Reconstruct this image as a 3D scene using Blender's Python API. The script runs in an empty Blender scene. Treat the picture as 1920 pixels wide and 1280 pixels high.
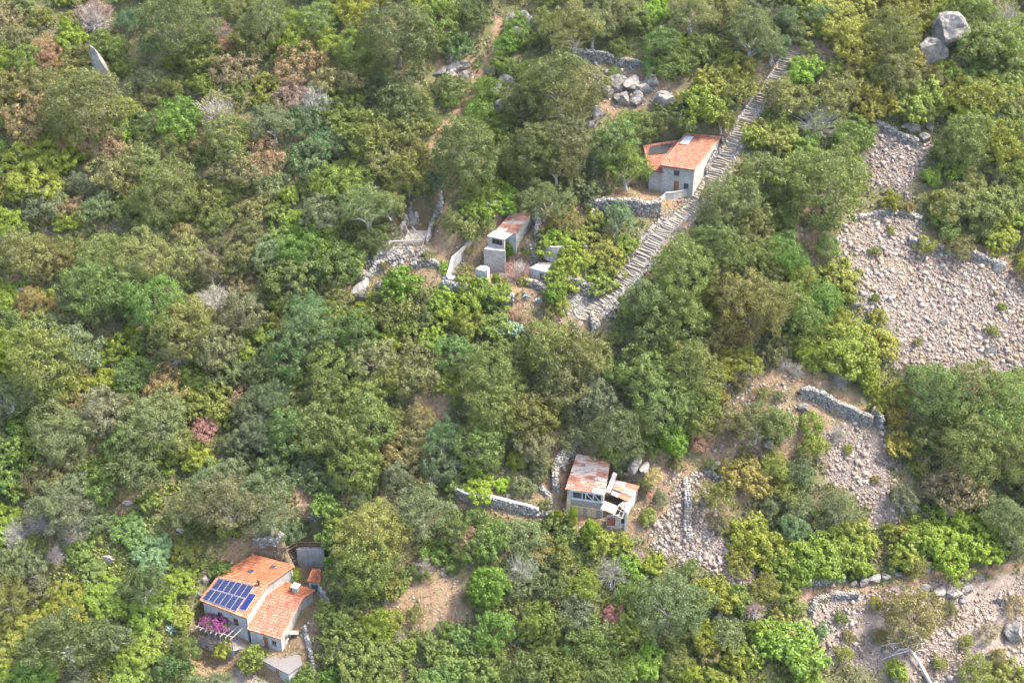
import bpy, bmesh, math, random
import numpy as np
from mathutils import Vector, Matrix, noise as mnoise

random.seed(7)
rng = np.random.default_rng(11)
scene = bpy.context.scene
COL = scene.collection

# ------------------------------------------------------------------ camera, sky, sun, exposure
FPX, PITCH, DIST = 2400.0, math.radians(31), 218.0
cp, sp = math.cos(PITCH), math.sin(PITCH)
CAM = np.array([0.0, -DIST * cp, DIST * sp])
cam_data = bpy.data.cameras.new('camera')
cam_data.sensor_width = 36.0
cam_data.lens = 36.0 * FPX / 1920.0
cam_data.clip_start, cam_data.clip_end = 1.0, 5000.0
cam = bpy.data.objects.new('camera', cam_data)
COL.objects.link(cam)
cam.location = CAM
cam.rotation_euler = (math.pi / 2 - PITCH, 0, 0)
scene.camera = cam

HAZE = 0.000035
SUN_AZ = math.radians(84)     # clockwise from +y: the sun stands to the right, a little behind the slope
SUN_EL = math.radians(56)
world = bpy.data.worlds.new('World')
scene.world = world
world.use_nodes = True
wn = world.node_tree.nodes
wl = world.node_tree.links
wn.clear()
sky = wn.new('ShaderNodeTexSky')
sky.sky_type = 'NISHITA'
sky.sun_disc = False
sky.sun_elevation = SUN_EL
sky.sun_rotation = SUN_AZ
sky.dust_density = 3.0
sky.air_density = 1.0
bg = wn.new('ShaderNodeBackground')
bg.inputs['Strength'].default_value = 0.15
wo = wn.new('ShaderNodeOutputWorld')
wl.new(sky.outputs[0], bg.inputs[0])
wl.new(bg.outputs[0], wo.inputs[0])
sun_data = bpy.data.lights.new('sun', 'SUN')
sun_data.energy = 2.1
sun_data.angle = math.radians(7.0)
sun_data.color = (1.0, 0.95, 0.87)
sun = bpy.data.objects.new('sun', sun_data)
COL.objects.link(sun)
sdir = Vector((math.sin(SUN_AZ) * math.cos(SUN_EL), math.cos(SUN_AZ) * math.cos(SUN_EL), math.sin(SUN_EL)))
sun.rotation_euler = sdir.to_track_quat('Z', 'Y').to_euler()
sun.location = (80, 0, 120)
scene.view_settings.view_transform = 'Standard'
scene.view_settings.look = 'None'
scene.view_settings.exposure = 2.65
scene.view_settings.gamma = 1.0
scene.view_settings.use_curve_mapping = False
try:
    scene.cycles.max_bounces = 3
    scene.cycles.diffuse_bounces = 2
    scene.cycles.transmission_bounces = 2
    scene.cycles.transparent_max_bounces = 3
    scene.cycles.use_adaptive_sampling = True
    scene.cycles.adaptive_threshold = 0.03
    scene.cycles.caustics_reflective = False
    scene.cycles.caustics_refractive = False
except Exception:
    pass

# ------------------------------------------------------------------ terrain heights
SLOPE = math.tan(math.radians(36))

def h_base(x, y):
    x = np.asarray(x, float); y = np.asarray(y, float)
    yy = np.where(y > 110, 110 + (y - 110) * 0.75, y)
    z = SLOPE * yy
    z = z + 1.1 * np.sin(x / 19 + 0.6) * np.cos(y / 27) + 0.7 * np.sin(y / 9 + x / 31)
    z = z + 0.35 * np.sin(x / 4.7 + y / 6.1) + 0.25 * np.sin(x / 2.9 - y / 3.3 + 1.3) + 0.12 * np.sin(x / 1.3 + 2 * np.sin(y / 1.7))
    return z

def rays(px, py):
    px = np.asarray(px, float); py = np.asarray(py, float)
    u = (px - 960) / FPX; v = (640 - py) / FPX
    return np.stack([u, cp + v * sp, -sp + v * cp], -1)

def march(px, py, hf, off=0.0):
    d = rays(px, py)
    t0 = np.full(d.shape[:-1], 140.0); t1 = t0.copy(); hit = np.zeros(d.shape[:-1], bool)
    def g(t):
        p = CAM + d * t[..., None]
        return p[..., 2] - hf(p[..., 0], p[..., 1]) - off
    for t in np.arange(142, 420, 2.0):
        tt = np.full(d.shape[:-1], t)
        below = g(tt) < 0
        new = below & ~hit
        t0 = np.where(new, t - 2, t0); t1 = np.where(new, t, t1); hit |= below
        if hit.all():
            break
    for _ in range(12):
        m = (t0 + t1) / 2
        b = g(m) < 0
        t1 = np.where(b, m, t1); t0 = np.where(b, t0, m)
    return CAM + d * t1[..., None]

def P0(px, py):
    return march(np.float64(px), np.float64(py), h_base)

def PZ(px, py, z):
    d = rays(px, py)
    return CAM + d * ((z - CAM[2]) / d[2])

def project(p):
    v = np.asarray(p, float) - CAM
    dep = v[..., 1] * cp - v[..., 2] * sp
    up = v[..., 1] * sp + v[..., 2] * cp
    return 960 + FPX * v[..., 0] / dep, 640 - FPX * up / dep

def inside(poly, x, y):
    x = np.asarray(x, float); y = np.asarray(y, float)
    c = np.zeros(np.broadcast(x, y).shape, bool)
    n = len(poly)
    for i in range(n):
        x1, y1 = poly[i]; x2, y2 = poly[(i + 1) % n]
        if y1 == y2:
            continue
        k = ((y1 > y) != (y2 > y)) & (x < (x2 - x1) * (y - y1) / (y2 - y1) + x1)
        c ^= k
    return c

def seg_dist(pts, x, y, closed=False):
    best = np.full(np.broadcast(x, y).shape, 1e9)
    n = len(pts)
    for i in range(n if closed else n - 1):
        x1, y1 = pts[i][:2]; x2, y2 = pts[(i + 1) % n][:2]
        dx, dy = x2 - x1, y2 - y1
        L = dx * dx + dy * dy + 1e-9
        t = np.clip(((x - x1) * dx + (y - y1) * dy) / L, 0, 1)
        best = np.minimum(best, np.hypot(x - x1 - t * dx, y - y1 - t * dy))
    return best

PADS = []   # (polygon xy, z0, origin xy, direction xy, gradient, falloff)
def pad(poly, z0, grad=0.0, org=None, dr=(0, 1), fall=2.5):
    poly = [tuple(p[:2]) for p in poly]
    PADS.append((poly, z0, org if org is not None else poly[0], dr, grad, fall))

# sites of the buildings: base levels on the bare slope, footprints on their own levels
UH = float(P0(1302, 366)[2])                       # house with the tiled roof by the stairway
uFL, uFR = PZ(1239, 310, UH + 5), PZ(1302.5, 319, UH + 5)
uBR, uBL = PZ(1352, 257, UH + 7), PZ(1285, 252, UH + 7)
udir = (uBR - uFR)[:2]; udir = udir / np.hypot(*udir)
wFL, wFR = PZ(1217, 318, UH + 3.6), PZ(1244, 323.5, UH + 3.6)
wBL, wBR = PZ(1207, 274, UH + 5.6), PZ(1277, 263, UH + 5.9)
pad([uFL + [-3.5, 1, 0], uFL, uFR, uBR, uBL, PZ(1215, 268, UH + 5.2)], UH, 0.34, uFR[:2], udir, 2.2)
uT = [PZ(1122, 372, UH - .3), PZ(1190, 377, UH - .3), PZ(1238, 383, UH - .3), PZ(1302, 366, UH - .3), PZ(1290, 348, UH - .3), PZ(1150, 350, UH - .3)]
pad(uT, UH - .3, 0, fall=1.6)

LH = float(P0(526, 1222)[2])                       # house with the solar panels
LE, LW = LH + 5.2, LH + 3.0
mA, mB = PZ(375, 1125, LE), PZ(461, 1158, LE)
mC, mD = PZ(502, 1096, LE + 1.6), PZ(411, 1078, LE + 1.6)
mE, mF = PZ(552, 1061, LE + 2.1), PZ(476, 1040.5, LE + 2.1)
gA, gB = PZ(464, 1179, LW), PZ(526, 1198, LW)
gC, gD = PZ(566, 1123, LW + 1.7), PZ(504, 1107, LW + 1.7)
gE, gF = PZ(590, 1106, LW + 1.9), PZ(528, 1090, LW + 1.9)
ldir = (mD - mA)[:2]; ldir = ldir / np.hypot(*ldir)
pad([mA, mB, gA, gB, gE + [1, 0, 0], mE, mF, mD], LH, 0.30, gB[:2], ldir, 1.8)
pad([PZ(371, 1196, LH), PZ(440, 1217, LH), PZ(462, 1216, LH), PZ(530, 1224, LH), PZ(540, 1180, LH), PZ(420, 1165, LH), PZ(375, 1178, LH)], LH, 0, fall=1.2)
pad([PZ(362, 1236, LH - 2.9), PZ(371, 1228, LH - 2.9), PZ(436, 1249, LH - 2.9), PZ(478, 1262, LH - 2.9), PZ(545, 1296, LH - 2.9), PZ(470, 1316, LH - 2.9), PZ(385, 1275, LH - 2.9)], LH - 2.9, 0, fall=1.3)
CW = LH + 3.6
pad([PZ(546, 1054, CW), PZ(614, 1054, CW), PZ(612, 1108, CW), PZ(588, 1114, CW), PZ(562, 1090, CW)], CW, 0, fall=1.2)

SH = float(P0(1088, 977)[2])                       # rusty shed
SE = SH + 5.4
sA, sB = PZ(1061, 915, SE), PZ(1134, 925, SE)
sC, sD = PZ(1144, 864, SE + 1.2), PZ(1081.5, 852.5, SE + 1.2)
sdirv = (sC - sB)[:2]; sdirv = sdirv / np.hypot(*sdirv)
pad([sA, sB, PZ(1198, 911, SE - 1), sC, sD], SH, 0.36, sB[:2], sdirv, 2.0)

MH = float(P0(935, 480)[2])                        # old house with the half rusty roof
ME = MH + 3.4
rA, rB = PZ(931, 432, ME), PZ(968, 437, ME)
rC, rD = PZ(996, 398.5, ME + 1.5), PZ(957, 401, ME + 1.5)
mdir = (rC - rB)[:2]; mdir = mdir / np.hypot(*mdir)
pad([PZ(850, 470, MH), PZ(915, 480, MH), PZ(964, 478, MH), rB, rC, rD, rA], MH, 0.30, PZ(964, 478, MH)[:2], mdir, 2.0)
MT = float(P0(930, 534)[2])                        # terrace below it
pad([PZ(835, 534, MT), PZ(930, 545, MT), PZ(1025, 535, MT), PZ(1020, 515, MT), PZ(930, 505, MT), PZ(850, 510, MT)], MT, 0, fall=2.0)
RU = float(P0(770, 462)[2])                        # roofless ruin
pad([PZ(728, 468, RU), PZ(800, 462, RU), PZ(815, 430, RU), PZ(760, 425, RU)], RU, 0.12, fall=2.0)

def h_full(x, y):
    z = h_base(x, y)
    for poly, z0, org, dr, gr, fall in PADS:
        ins = inside(poly, x, y)
        d = np.where(ins, 0, seg_dist(poly, x, y, True))
        w = np.clip(1 - d / fall, 0, 1); w = w * w * (3 - 2 * w)
        lev = z0 + gr * np.maximum(0, (x - org[0]) * dr[0] + (y - org[1]) * dr[1])
        z = z * (1 - w) + lev * w
    return z

fx = np.arange(-112, 112.01, 0.7); fy = np.arange(-66, 84.01, 0.7)
ox = np.array([118, 128, 145, 175, 230, 330, 500, 800.0]); 
GX = np.concatenate([-ox[::-1], fx, ox])
GY = np.concatenate([[-420, -300, -220, -160, -120, -95, -80, -72], fy, [90, 100, 115, 140, 180, 250, 360, 520, 800]])
MX, MY = np.meshgrid(GX, GY)
GZ = h_full(MX, MY)
iX = np.arange(len(GX)); iY = np.arange(len(GY))

def H(x, y):
    a = np.interp(x, GX, iX); b = np.interp(y, GY, iY)
    i = np.minimum(a.astype(int) if hasattr(a, 'astype') else int(a), len(GX) - 2)
    j = np.minimum(b.astype(int) if hasattr(b, 'astype') else int(b), len(GY) - 2)
    fa, fb = a - i, b - j
    return (GZ[j, i] * (1 - fa) + GZ[j, i + 1] * fa) * (1 - fb) + (GZ[j + 1, i] * (1 - fa) + GZ[j + 1, i + 1] * fa) * fb

def P(px, py, off=0.0):
    return march(np.asarray(px, float), np.asarray(py, float), H, off)

def line_world(pts, n=None, step=1.0):
    w = P([p[0] for p in pts], [p[1] for p in pts])
    return resample(w, step)

def resample(w, step):
    seg = np.hypot(*(w[1:, :2] - w[:-1, :2]).T)
    s = np.concatenate([[0], np.cumsum(seg)])
    k = max(2, int(s[-1] / step) + 1)
    q = np.linspace(0, s[-1], k)
    x = np.interp(q, s, w[:, 0]); y = np.interp(q, s, w[:, 1])
    return np.stack([x, y, H(x, y)], -1)

# ------------------------------------------------------------------ materials
MAT = {}
class NT:
    def __init__(self, name):
        self.m = bpy.data.materials.new(name); self.m.use_nodes = True
        self.t = self.m.node_tree; self.n = self.t.nodes; self.n.clear()
        self.out = self.n.new('ShaderNodeOutputMaterial'); MAT[name] = self.m
    def add(self, k, **kw):
        nd = self.n.new('ShaderNode' + k)
        for a, b in kw.items():
            setattr(nd, a, b)
        return nd
    def link(self, a, b): self.t.links.new(a, b)
    def pos(self):
        return self.add('NewGeometry').outputs['Position']
    def noise(self, scale, detail=4, rough=.55, vec=None, dist=0.0):
        n = self.add('TexNoise'); n.inputs['Scale'].default_value = scale; n.inputs['Detail'].default_value = detail
        n.inputs['Roughness'].default_value = rough; n.inputs['Distortion'].default_value = dist
        self.link(vec if vec is not None else self.pos(), n.inputs['Vector'])
        return n.outputs['Fac']
    def ramp(self, fac, stops):
        r = self.add('ValToRGB'); e = r.color_ramp.elements
        while len(e) < len(stops): e.new(0.5)
        for i, (p, c) in enumerate(stops):
            e[i].position = p; e[i].color = (*c, 1)
        self.link(fac, r.inputs[0]); return r.outputs[0]
    def mix(self, fac, a, b, mode='MIX'):
        m = self.add('Mix', data_type='RGBA', blend_type=mode)
        for s, v in ((m.inputs[0], fac), (m.inputs[6], a), (m.inputs[7], b)):
            if hasattr(v, 'is_linked'): self.link(v, s)
            elif isinstance(v, (int, float)): s.default_value = v
            else: s.default_value = (*v, 1)
        return m.outputs[2]
    def math(self, op, a, b=0.0, clamp=False):
        m = self.add('Math', operation=op, use_clamp=clamp)
        for s, v in ((m.inputs[0], a), (m.inputs[1], b)):
            if hasattr(v, 'is_linked'): self.link(v, s)
            else: s.default_value = v
        return m.outputs[0]
    def bump(self, h, strength=.5, dist=.05):
        b = self.add('Bump'); b.inputs['Strength'].default_value = strength; b.inputs['Distance'].default_value = dist
        self.link(h, b.inputs['Height']); return b.outputs[0]
    def bsdf(self, col, rough=.85, normal=None, metal=0.0, spec=.3):
        b = self.add('BsdfPrincipled')
        if hasattr(col, 'is_linked'): self.link(col, b.inputs['Base Color'])
        else: b.inputs['Base Color'].default_value = (*col, 1)
        if hasattr(rough, 'is_linked'): self.link(rough, b.inputs['Roughness'])
        else: b.inputs['Roughness'].default_value = rough
        b.inputs['Metallic'].default_value = metal
        b.inputs['Specular IOR Level'].default_value = spec
        if normal is not None: self.link(normal, b.inputs['Normal'])
        self.link(b.outputs[0], self.out.inputs[0]); return b

# leaves: the plant's own colour, varied from leaf to leaf and clump to clump
def leaf_mat(name, trans=.3, hue_v=.25):
    n = NT(name)
    oc = n.add('ObjectInfo').outputs['Color']
    isl = n.add('NewGeometry').outputs['Random Per Island']
    clump = n.noise(.55, 2)
    fine = n.noise(2.2, 2)
    v = n.math('ADD', n.math('MULTIPLY', isl, .5), n.math('ADD', n.math('MULTIPLY', clump, .75), n.math('MULTIPLY', fine, .5)))
    c = n.mix(1.0, oc, n.ramp(n.math('MULTIPLY', v, .57), [(.15, (.55, .6, .6)), (.5, (1, 1, .95)), (.85, (1.7, 1.55, 1.35))]), 'MULTIPLY')
    b = n.add('BsdfPrincipled'); n.link(c, b.inputs['Base Color']); b.inputs['Roughness'].default_value = .55; b.inputs['Specular IOR Level'].default_value = .35
    t = n.add('BsdfTranslucent'); n.link(n.mix(1.0, c, (1.15, 1.2, .6), 'MULTIPLY'), t.inputs[0])
    m = n.add('MixShader'); m.inputs[0].default_value = trans
    n.link(b.outputs[0], m.inputs[1]); n.link(t.outputs[0], m.inputs[2]); n.link(m.outputs[0], n.out.inputs[0])
leaf_mat('leaf', .42)
leaf_mat('dry_leaf', .2)

def undergrowth(name, stops, sc):
    n = NT(name)
    c = n.ramp(n.noise(sc, 5, .65), stops)
    isl = n.add('NewGeometry').outputs['Random Per Island']
    c = n.mix(1.0, c, n.ramp(isl, [(0, (.55, .55, .55)), (1, (1.45, 1.4, 1.3))]), 'MULTIPLY')
    b = n.add('BsdfPrincipled'); n.link(c, b.inputs['Base Color']); b.inputs['Roughness'].default_value = .7
    t = n.add('BsdfTranslucent'); n.link(c, t.inputs[0])
    m = n.add('MixShader'); m.inputs[0].default_value = .3
    n.link(b.outputs[0], m.inputs[1]); n.link(t.outputs[0], m.inputs[2]); n.link(m.outputs[0], n.out.inputs[0])
undergrowth('undergrowth', [(.3, (.065, .09, .026)), (.42, (.11, .14, .038)), (.5, (.15, .17, .045)), (.6, (.16, .14, .06)), (.7, (.09, .12, .036))], .12)
undergrowth('green_herbs', [(.3, (.10, .15, .03)), (.42, (.15, .2, .03)), (.5, (.19, .23, .04)), (.58, (.17, .17, .05)), (.7, (.11, .17, .03))], .2)
undergrowth('dry_grass', [(.3, (.12, .14, .04)), (.42, (.21, .17, .075)), (.5, (.27, .2, .10)), (.58, (.2, .15, .08)), (.66, (.11, .14, .035))], .2)

# terrain
n = NT('terrain')
zone = n.add('VertexColor', layer_name='zone')
sepz = n.add('SeparateColor'); n.link(zone.outputs[0], sepz.inputs[0])
soil = n.ramp(n.noise(.22, 8, .65), [(.32, (.06, .066, .026)), (.46, (.085, .085, .038)), (.55, (.12, .10, .055)), (.68, (.08, .092, .034))])
straw = n.ramp(n.noise(.5, 8, .7), [(.3, (.075, .085, .03)), (.4, (.135, .112, .055)), (.48, (.18, .128, .078)), (.54, (.17, .10, .066)), (.62, (.145, .12, .066)), (.7, (.09, .10, .034))])
gravel = n.ramp(n.noise(1.6, 8, .75), [(.3, (.11, .084, .064)), (.5, (.18, .14, .112)), (.7, (.24, .197, .162))])
earth = n.ramp(n.noise(.9, 8, .7), [(.3, (.15, .088, .052)), (.5, (.21, .128, .08)), (.7, (.24, .17, .115))])
c = n.mix(sepz.outputs[1], soil, straw)
c = n.mix(sepz.outputs[0], c, gravel)
c = n.mix(sepz.outputs[2], c, earth)
n.bsdf(c, .95, n.bump(n.noise(2.5, 8, .7), .9, .25), spec=.1)

def stone_mat(name, stops, nsc=1.2):
    n = NT(name)
    isl = n.add('NewGeometry').outputs['Random Per Island']
    c = n.ramp(isl, stops)
    c = n.mix(1.0, c, n.ramp(n.noise(nsc, 8, .7), [(.3, (.62, .62, .62)), (.5, (1, 1, 1)), (.72, (1.3, 1.27, 1.2))]), 'MULTIPLY')
    c = n.mix(n.math('MULTIPLY', n.ramp(n.noise(.35, 4, .6), [(.52, (0, 0, 0)), (.66, (1, 1, 1))]), .55), c, (.22, .16, .09))
    n.bsdf(c, .92, n.bump(n.noise(7, 6, .7), .5, .05), spec=.2)
stone_mat('wall_stone', [(0, (.105, .098, .088)), (.35, (.16, .15, .134)), (.7, (.22, .203, .18)), (1, (.30, .277, .24))])
stone_mat('scree_stone', [(0, (.10, .077, .061)), (.3, (.165, .128, .104)), (.65, (.215, .17, .14)), (.9, (.27, .222, .187)), (1, (.34, .297, .255))])
stone_mat('step_stone', [(0, (.135, .118, .095)), (.5, (.19, .166, .135)), (1, (.25, .22, .182))], 2.0)

n = NT('rock')
big = n.noise(.5, 8, .7)
c = n.ramp(big, [(.3, (.115, .102, .088)), (.48, (.19, .17, .146)), (.6, (.25, .222, .19)), (.74, (.33, .295, .255))])
vor = n.add('TexVoronoi', feature='DISTANCE_TO_EDGE'); vor.inputs['Scale'].default_value = .7
nv = n.add('TexNoise'); nv.inputs['Scale'].default_value = 1.3; n.link(n.pos(), nv.inputs['Vector'])
vm = n.add('VectorMath', operation='ADD'); n.link(n.pos(), vm.inputs[0]); n.link(nv.outputs['Color'], vm.inputs[1]); n.link(vm.outputs[0], vor.inputs['Vector'])
crack = n.ramp(vor.outputs['Distance'], [(0, (.45, .42, .4)), (.05, (1, 1, 1))])
c = n.mix(1.0, c, crack, 'MULTIPLY')
n.bsdf(c, .9, n.bump(n.noise(2.4, 10, .75), .9, .3), spec=.2)

def masonry(name, a, b, mortar, sc=1.0):
    n = NT(name)
    vor = n.add('TexVoronoi', feature='F1'); vor.inputs['Scale'].default_value = 2.6 * sc
    edge = n.add('TexVoronoi', feature='DISTANCE_TO_EDGE'); edge.inputs['Scale'].default_value = 2.6 * sc
    mp = n.add('Mapping'); mp.inputs['Scale'].default_value = (1, 1, 1.7)
    n.link(n.pos(), mp.inputs[0])
    n.link(mp.outputs[0], vor.inputs['Vector']); n.link(mp.outputs[0], edge.inputs['Vector'])
    sep = n.add('SeparateColor'); n.link(vor.outputs['Color'], sep.inputs[0])
    c = n.mix(sep.outputs[0], a, b)
    c = n.mix(1.0, c, n.ramp(n.noise(.9, 8, .7), [(.3, (.75, .75, .75)), (.7, (1.2, 1.18, 1.12))]), 'MULTIPLY')
    j = n.ramp(edge.outputs['Distance'], [(0, (1, 1, 1)), (.07, (0, 0, 0))])
    c = n.mix(j, c, mortar)
    hh = n.math('MULTIPLY', edge.outputs['Distance'], 2.0, True)
    n.bsdf(c, .92, n.bump(hh, .6, .06), spec=.2)
masonry('masonry', (.22, .215, .2), (.33, .32, .295), (.30, .29, .265))
masonry('pale_masonry', (.24, .228, .203), (.34, .323, .287), (.31, .295, .265), 1.0)
masonry('ruin_masonry', (.21, .19, .165), (.33, .295, .255), (.24, .205, .175), .9)

def plaster(name, a, b, rough=.9):
    n = NT(name)
    c = n.ramp(n.noise(.8, 9, .72), [(.3, a), (.68, b)])
    st = n.add('Mapping'); st.inputs['Scale'].default_value = (3, 3, .35); n.link(n.pos(), st.inputs[0])
    c = n.mix(1.0, c, n.ramp(n.noise(1.0, 5, .6, st.outputs[0]), [(.35, (.75, .74, .72)), (.55, (1, 1, 1))]), 'MULTIPLY')
    n.bsdf(c, rough, n.bump(n.noise(9, 6, .6), .3, .02), spec=.2)
plaster('plaster_grey_and_shaded', (.22, .22, .21), (.34, .335, .318))  # real grey walls, and house fronts whose shade is put into the colour
plaster('plaster_white_and_lit', (.23, .22, .2), (.33, .318, .29))  # real white parts, and house sides whose sunlight is put into the colour
plaster('concrete', (.21, .204, .195), (.33, .316, .295))
plaster('blue_paint', (.08, .2, .42), (.14, .30, .55), .6)
plaster('blue_lid', (.30, .36, .46), (.42, .48, .58), .7)
plaster('paving', (.12, .105, .094), (.18, .157, .142))

def tile_mat(name, stops):
    n = NT(name)
    isl = n.add('NewGeometry').outputs['Random Per Island']
    c = n.ramp(isl, stops)
    c = n.mix(1.0, c, n.ramp(n.noise(.8, 8, .75), [(.3, (.6, .58, .56)), (.5, (1, 1, 1)), (.65, (1.12, 1.14, 1.16))]), 'MULTIPLY')
    n.bsdf(c, .85, spec=.2)
tile_mat('tile_orange', [(0, (.22, .07, .032)), (.5, (.265, .092, .044)), (1, (.31, .125, .064))])
tile_mat('tile_pale', [(0, (.195, .088, .052)), (.5, (.25, .112, .066)), (1, (.31, .158, .10))])
tile_mat('tile_salmon', [(0, (.22, .084, .052)), (.5, (.275, .112, .07)), (1, (.33, .155, .105))])

def flat(name, col, rough=.7, metal=0.0, spec=.3, var=.25):
    n = NT(name)
    c = n.mix(1.0, col, n.ramp(n.noise(3.0, 6, .7), [(.3, (1 - var,) * 3), (.7, (1 + var,) * 3)]), 'MULTIPLY')
    n.bsdf(c, rough, None, metal, spec)
flat('wood_grey', (.21, .18, .15)); flat('wood_brown', (.13, .085, .055)); flat('wood_ochre', (.40, .29, .17))
flat('door_brown', (.22, .10, .04)); flat('shutter', (.12, .045, .05)); flat('door_green', (.02, .11, .10))
flat('door_red', (.18, .06, .045)); flat('frame_white', (.42, .42, .40)); flat('dark_metal', (.06, .06, .06), .4, .6)
flat('panel_frame', (.34, .35, .38), .4, .3); flat('white_sheet', (.48, .455, .41), .6, var=.12); flat('white_vent', (.7, .7, .7))
flat('gutter', (.12, .08, .06), .5); flat('inside_shade', (.03, .03, .03), .9); flat('black_pipe', (.05, .05, .05))
flat('bark', (.15, .125, .10), .95); flat('bark_grey', (.34, .31, .28), .95); flat('agave', (.22, .29, .27), .6); flat('cactus', (.2, .26, .16), .7)
flat('roof_membrane', (.115, .102, .094), .9); flat('terracotta', (.48, .2, .1)); flat('rafter', (.17, .152, .13))

n = NT('sky_reflection_glass'); n.bsdf((.30, .34, .39), .35)  # pale blue-grey base colour holds the painted reflection of the sky
n = NT('window_glass'); n.bsdf((.035, .045, .06), .12, spec=.6)
n = NT('solar_glass')
bk = n.add('TexBrick', offset=0.0); bk.inputs['Color1'].default_value = (.009, .014, .045, 1); bk.inputs['Color2'].default_value = (.011, .018, .055, 1)
bk.inputs['Mortar'].default_value = (.04, .05, .09, 1); bk.inputs['Scale'].default_value = 1.0; bk.inputs['Mortar Size'].default_value = .006
bk.inputs['Brick Width'].default_value = .165; bk.inputs['Row Height'].default_value = .165
uvn = n.add('UVMap'); n.link(uvn.outputs[0], bk.inputs['Vector'])
n.bsdf(bk.outputs[0], .38, spec=.25)
n = NT('thermal_glass'); n.bsdf((.008, .016, .075), .35, spec=.25)
n = NT('dark_solar'); n.bsdf(n.ramp(n.noise(2, 3), [(.3, (.014, .013, .014)), (.7, (.025, .023, .024))]), .6, spec=.2)

def rust_mat(name, stops):
    n = NT(name)
    oi = n.add('ObjectInfo').outputs['Random']
    mp = n.add('Mapping'); mp.inputs['Scale'].default_value = (.55, 1.5, 1.5); mp.inputs['Rotation'].default_value = (0, 0, .25); n.link(n.pos(), mp.inputs[0])
    f = n.math('ADD', n.math('MULTIPLY', n.noise(1.3, 9, .78, mp.outputs[0]), .8), n.math('MULTIPLY', n.math('SUBTRACT', oi, .5), .22))
    c = n.ramp(f, stops)
    n.bsdf(c, .8, n.bump(n.noise(8, 5), .3, .02), spec=.3)
rust_mat('rust_sheet', [(.28, (.18, .075, .045)), (.36, (.23, .12, .08)), (.41, (.31, .25, .21)), (.5, (.37, .32, .28)), (.56, (.28, .13, .085)), (.60, (.33, .28, .24)), (.68, (.24, .10, .06))])
rust_mat('rust_roof', [(.25, (.17, .075, .05)), (.38, (.25, .115, .07)), (.47, (.30, .165, .105)), (.54, (.34, .27, .22)), (.62, (.33, .28, .24)), (.68, (.22, .095, .06))])
rust_mat('pale_sheet', [(.25, (.27, .16, .12)), (.36, (.36, .30, .26)), (.55, (.42, .37, .33)), (.66, (.30, .2, .16))])

# ------------------------------------------------------------------ mesh helpers
def link_mesh(name, me, parent=None, loc=None):
    o = bpy.data.objects.new(name, me); COL.objects.link(o)
    if loc is not None: o.location = loc
    if parent is not None: o.parent = parent
    return o

class MB:
    def __init__(self): self.v = []; self.f = []; self.uv = None
    def add(self, vs, fs):
        b = len(self.v); self.v += [tuple(map(float, p)) for p in vs]; self.f += [tuple(i + b for i in q) for q in fs]
    def box(self, c, u, v, w):                 # centre and three half-axes
        c, u, v, w = map(np.asarray, (c, u, v, w))
        vs = [c + a * u + b * v + d * w for a in (-1, 1) for b in (-1, 1) for d in (-1, 1)]
        self.add(vs, [(0, 1, 3, 2), (4, 6, 7, 5), (0, 4, 5, 1), (2, 3, 7, 6), (0, 2, 6, 4), (1, 5, 7, 3)])
    def hexa(self, bot, top):                  # two quads, counter-clockwise from above
        n = len(bot)
        self.add(list(bot) + list(top), [tuple(range(n))[::-1], tuple(range(n, 2 * n))] + [(i, (i + 1) % n, n + (i + 1) % n, n + i) for i in range(n)])
    def bar(self, a, b, w, h=None, up=(0, 0, 1)):
        a, b = np.asarray(a, float), np.asarray(b, float); h = w if h is None else h
        d = b - a; L = np.linalg.norm(d); d = d / L
        s = np.cross(d, up); s = s / (np.linalg.norm(s) + 1e-9) if np.linalg.norm(s) > 1e-4 else np.array([1., 0, 0]); t = np.cross(s, d)
        self.box((a + b) / 2, d * L / 2, s * w / 2, t * h / 2)
    def tube(self, pts, rad, n=7):
        pts = [np.asarray(p, float) for p in pts]; rings = []
        for i, p in enumerate(pts):
            d = pts[min(i + 1, len(pts) - 1)] - pts[max(i - 1, 0)]; d = d / (np.linalg.norm(d) + 1e-9)
            a = np.cross(d, (0.3, 0.2, 1) if abs(d[2]) < .95 else (1, 0, 0)); a = a / np.linalg.norm(a); b = np.cross(d, a)
            rings.append([p + rad[i] * (math.cos(k * 2 * math.pi / n) * a + math.sin(k * 2 * math.pi / n) * b) for k in range(n)])
        vs = [q for r in rings for q in r]
        fs = [(i * n + k, i * n + (k + 1) % n, (i + 1) * n + (k + 1) % n, (i + 1) * n + k) for i in range(len(pts) - 1) for k in range(n)]
        fs += [tuple(range(n))[::-1], tuple(range((len(pts) - 1) * n, len(pts) * n))]
        self.add(vs, fs)
    def build(self, name, mat, parent=None, org=None, smooth=False, kind=None, mode='fix'):
        if org is None: org = parent.location if parent is not None else Vector((0, 0, 0))
        if parent is not None and parent.parent is not None and mode == 'fix':
            org = Vector(org) + parent.parent.location
        me = bpy.data.meshes.new(name)
        me.from_pydata([(p[0] - org[0], p[1] - org[1], p[2] - org[2]) for p in self.v], [], self.f)
        if self.uv: 
            ul = me.uv_layers.new(name='UVMap'); ul.data.foreach_set('uv', np.array(self.uv, float).ravel())
        me.materials.append(MAT[mat])
        if smooth:
            me.polygons.foreach_set('use_smooth', [True] * len(me.polygons))
        me.update()
        o = link_mesh(name, me, parent, None if parent is not None else org)
        if kind: o['kind'] = kind
        return o

def tag(o, label, cat, group=None, kind=None):
    o['label'] = label; o['category'] = cat
    if group: o['group'] = group
    if kind: o['kind'] = kind
    return o

def thing(name, loc, label, cat, group=None):
    o = bpy.data.objects.new(name, None); COL.objects.link(o); o.location = tuple(map(float, loc)); o.empty_display_size = .5
    return tag(o, label, cat, group)

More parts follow.
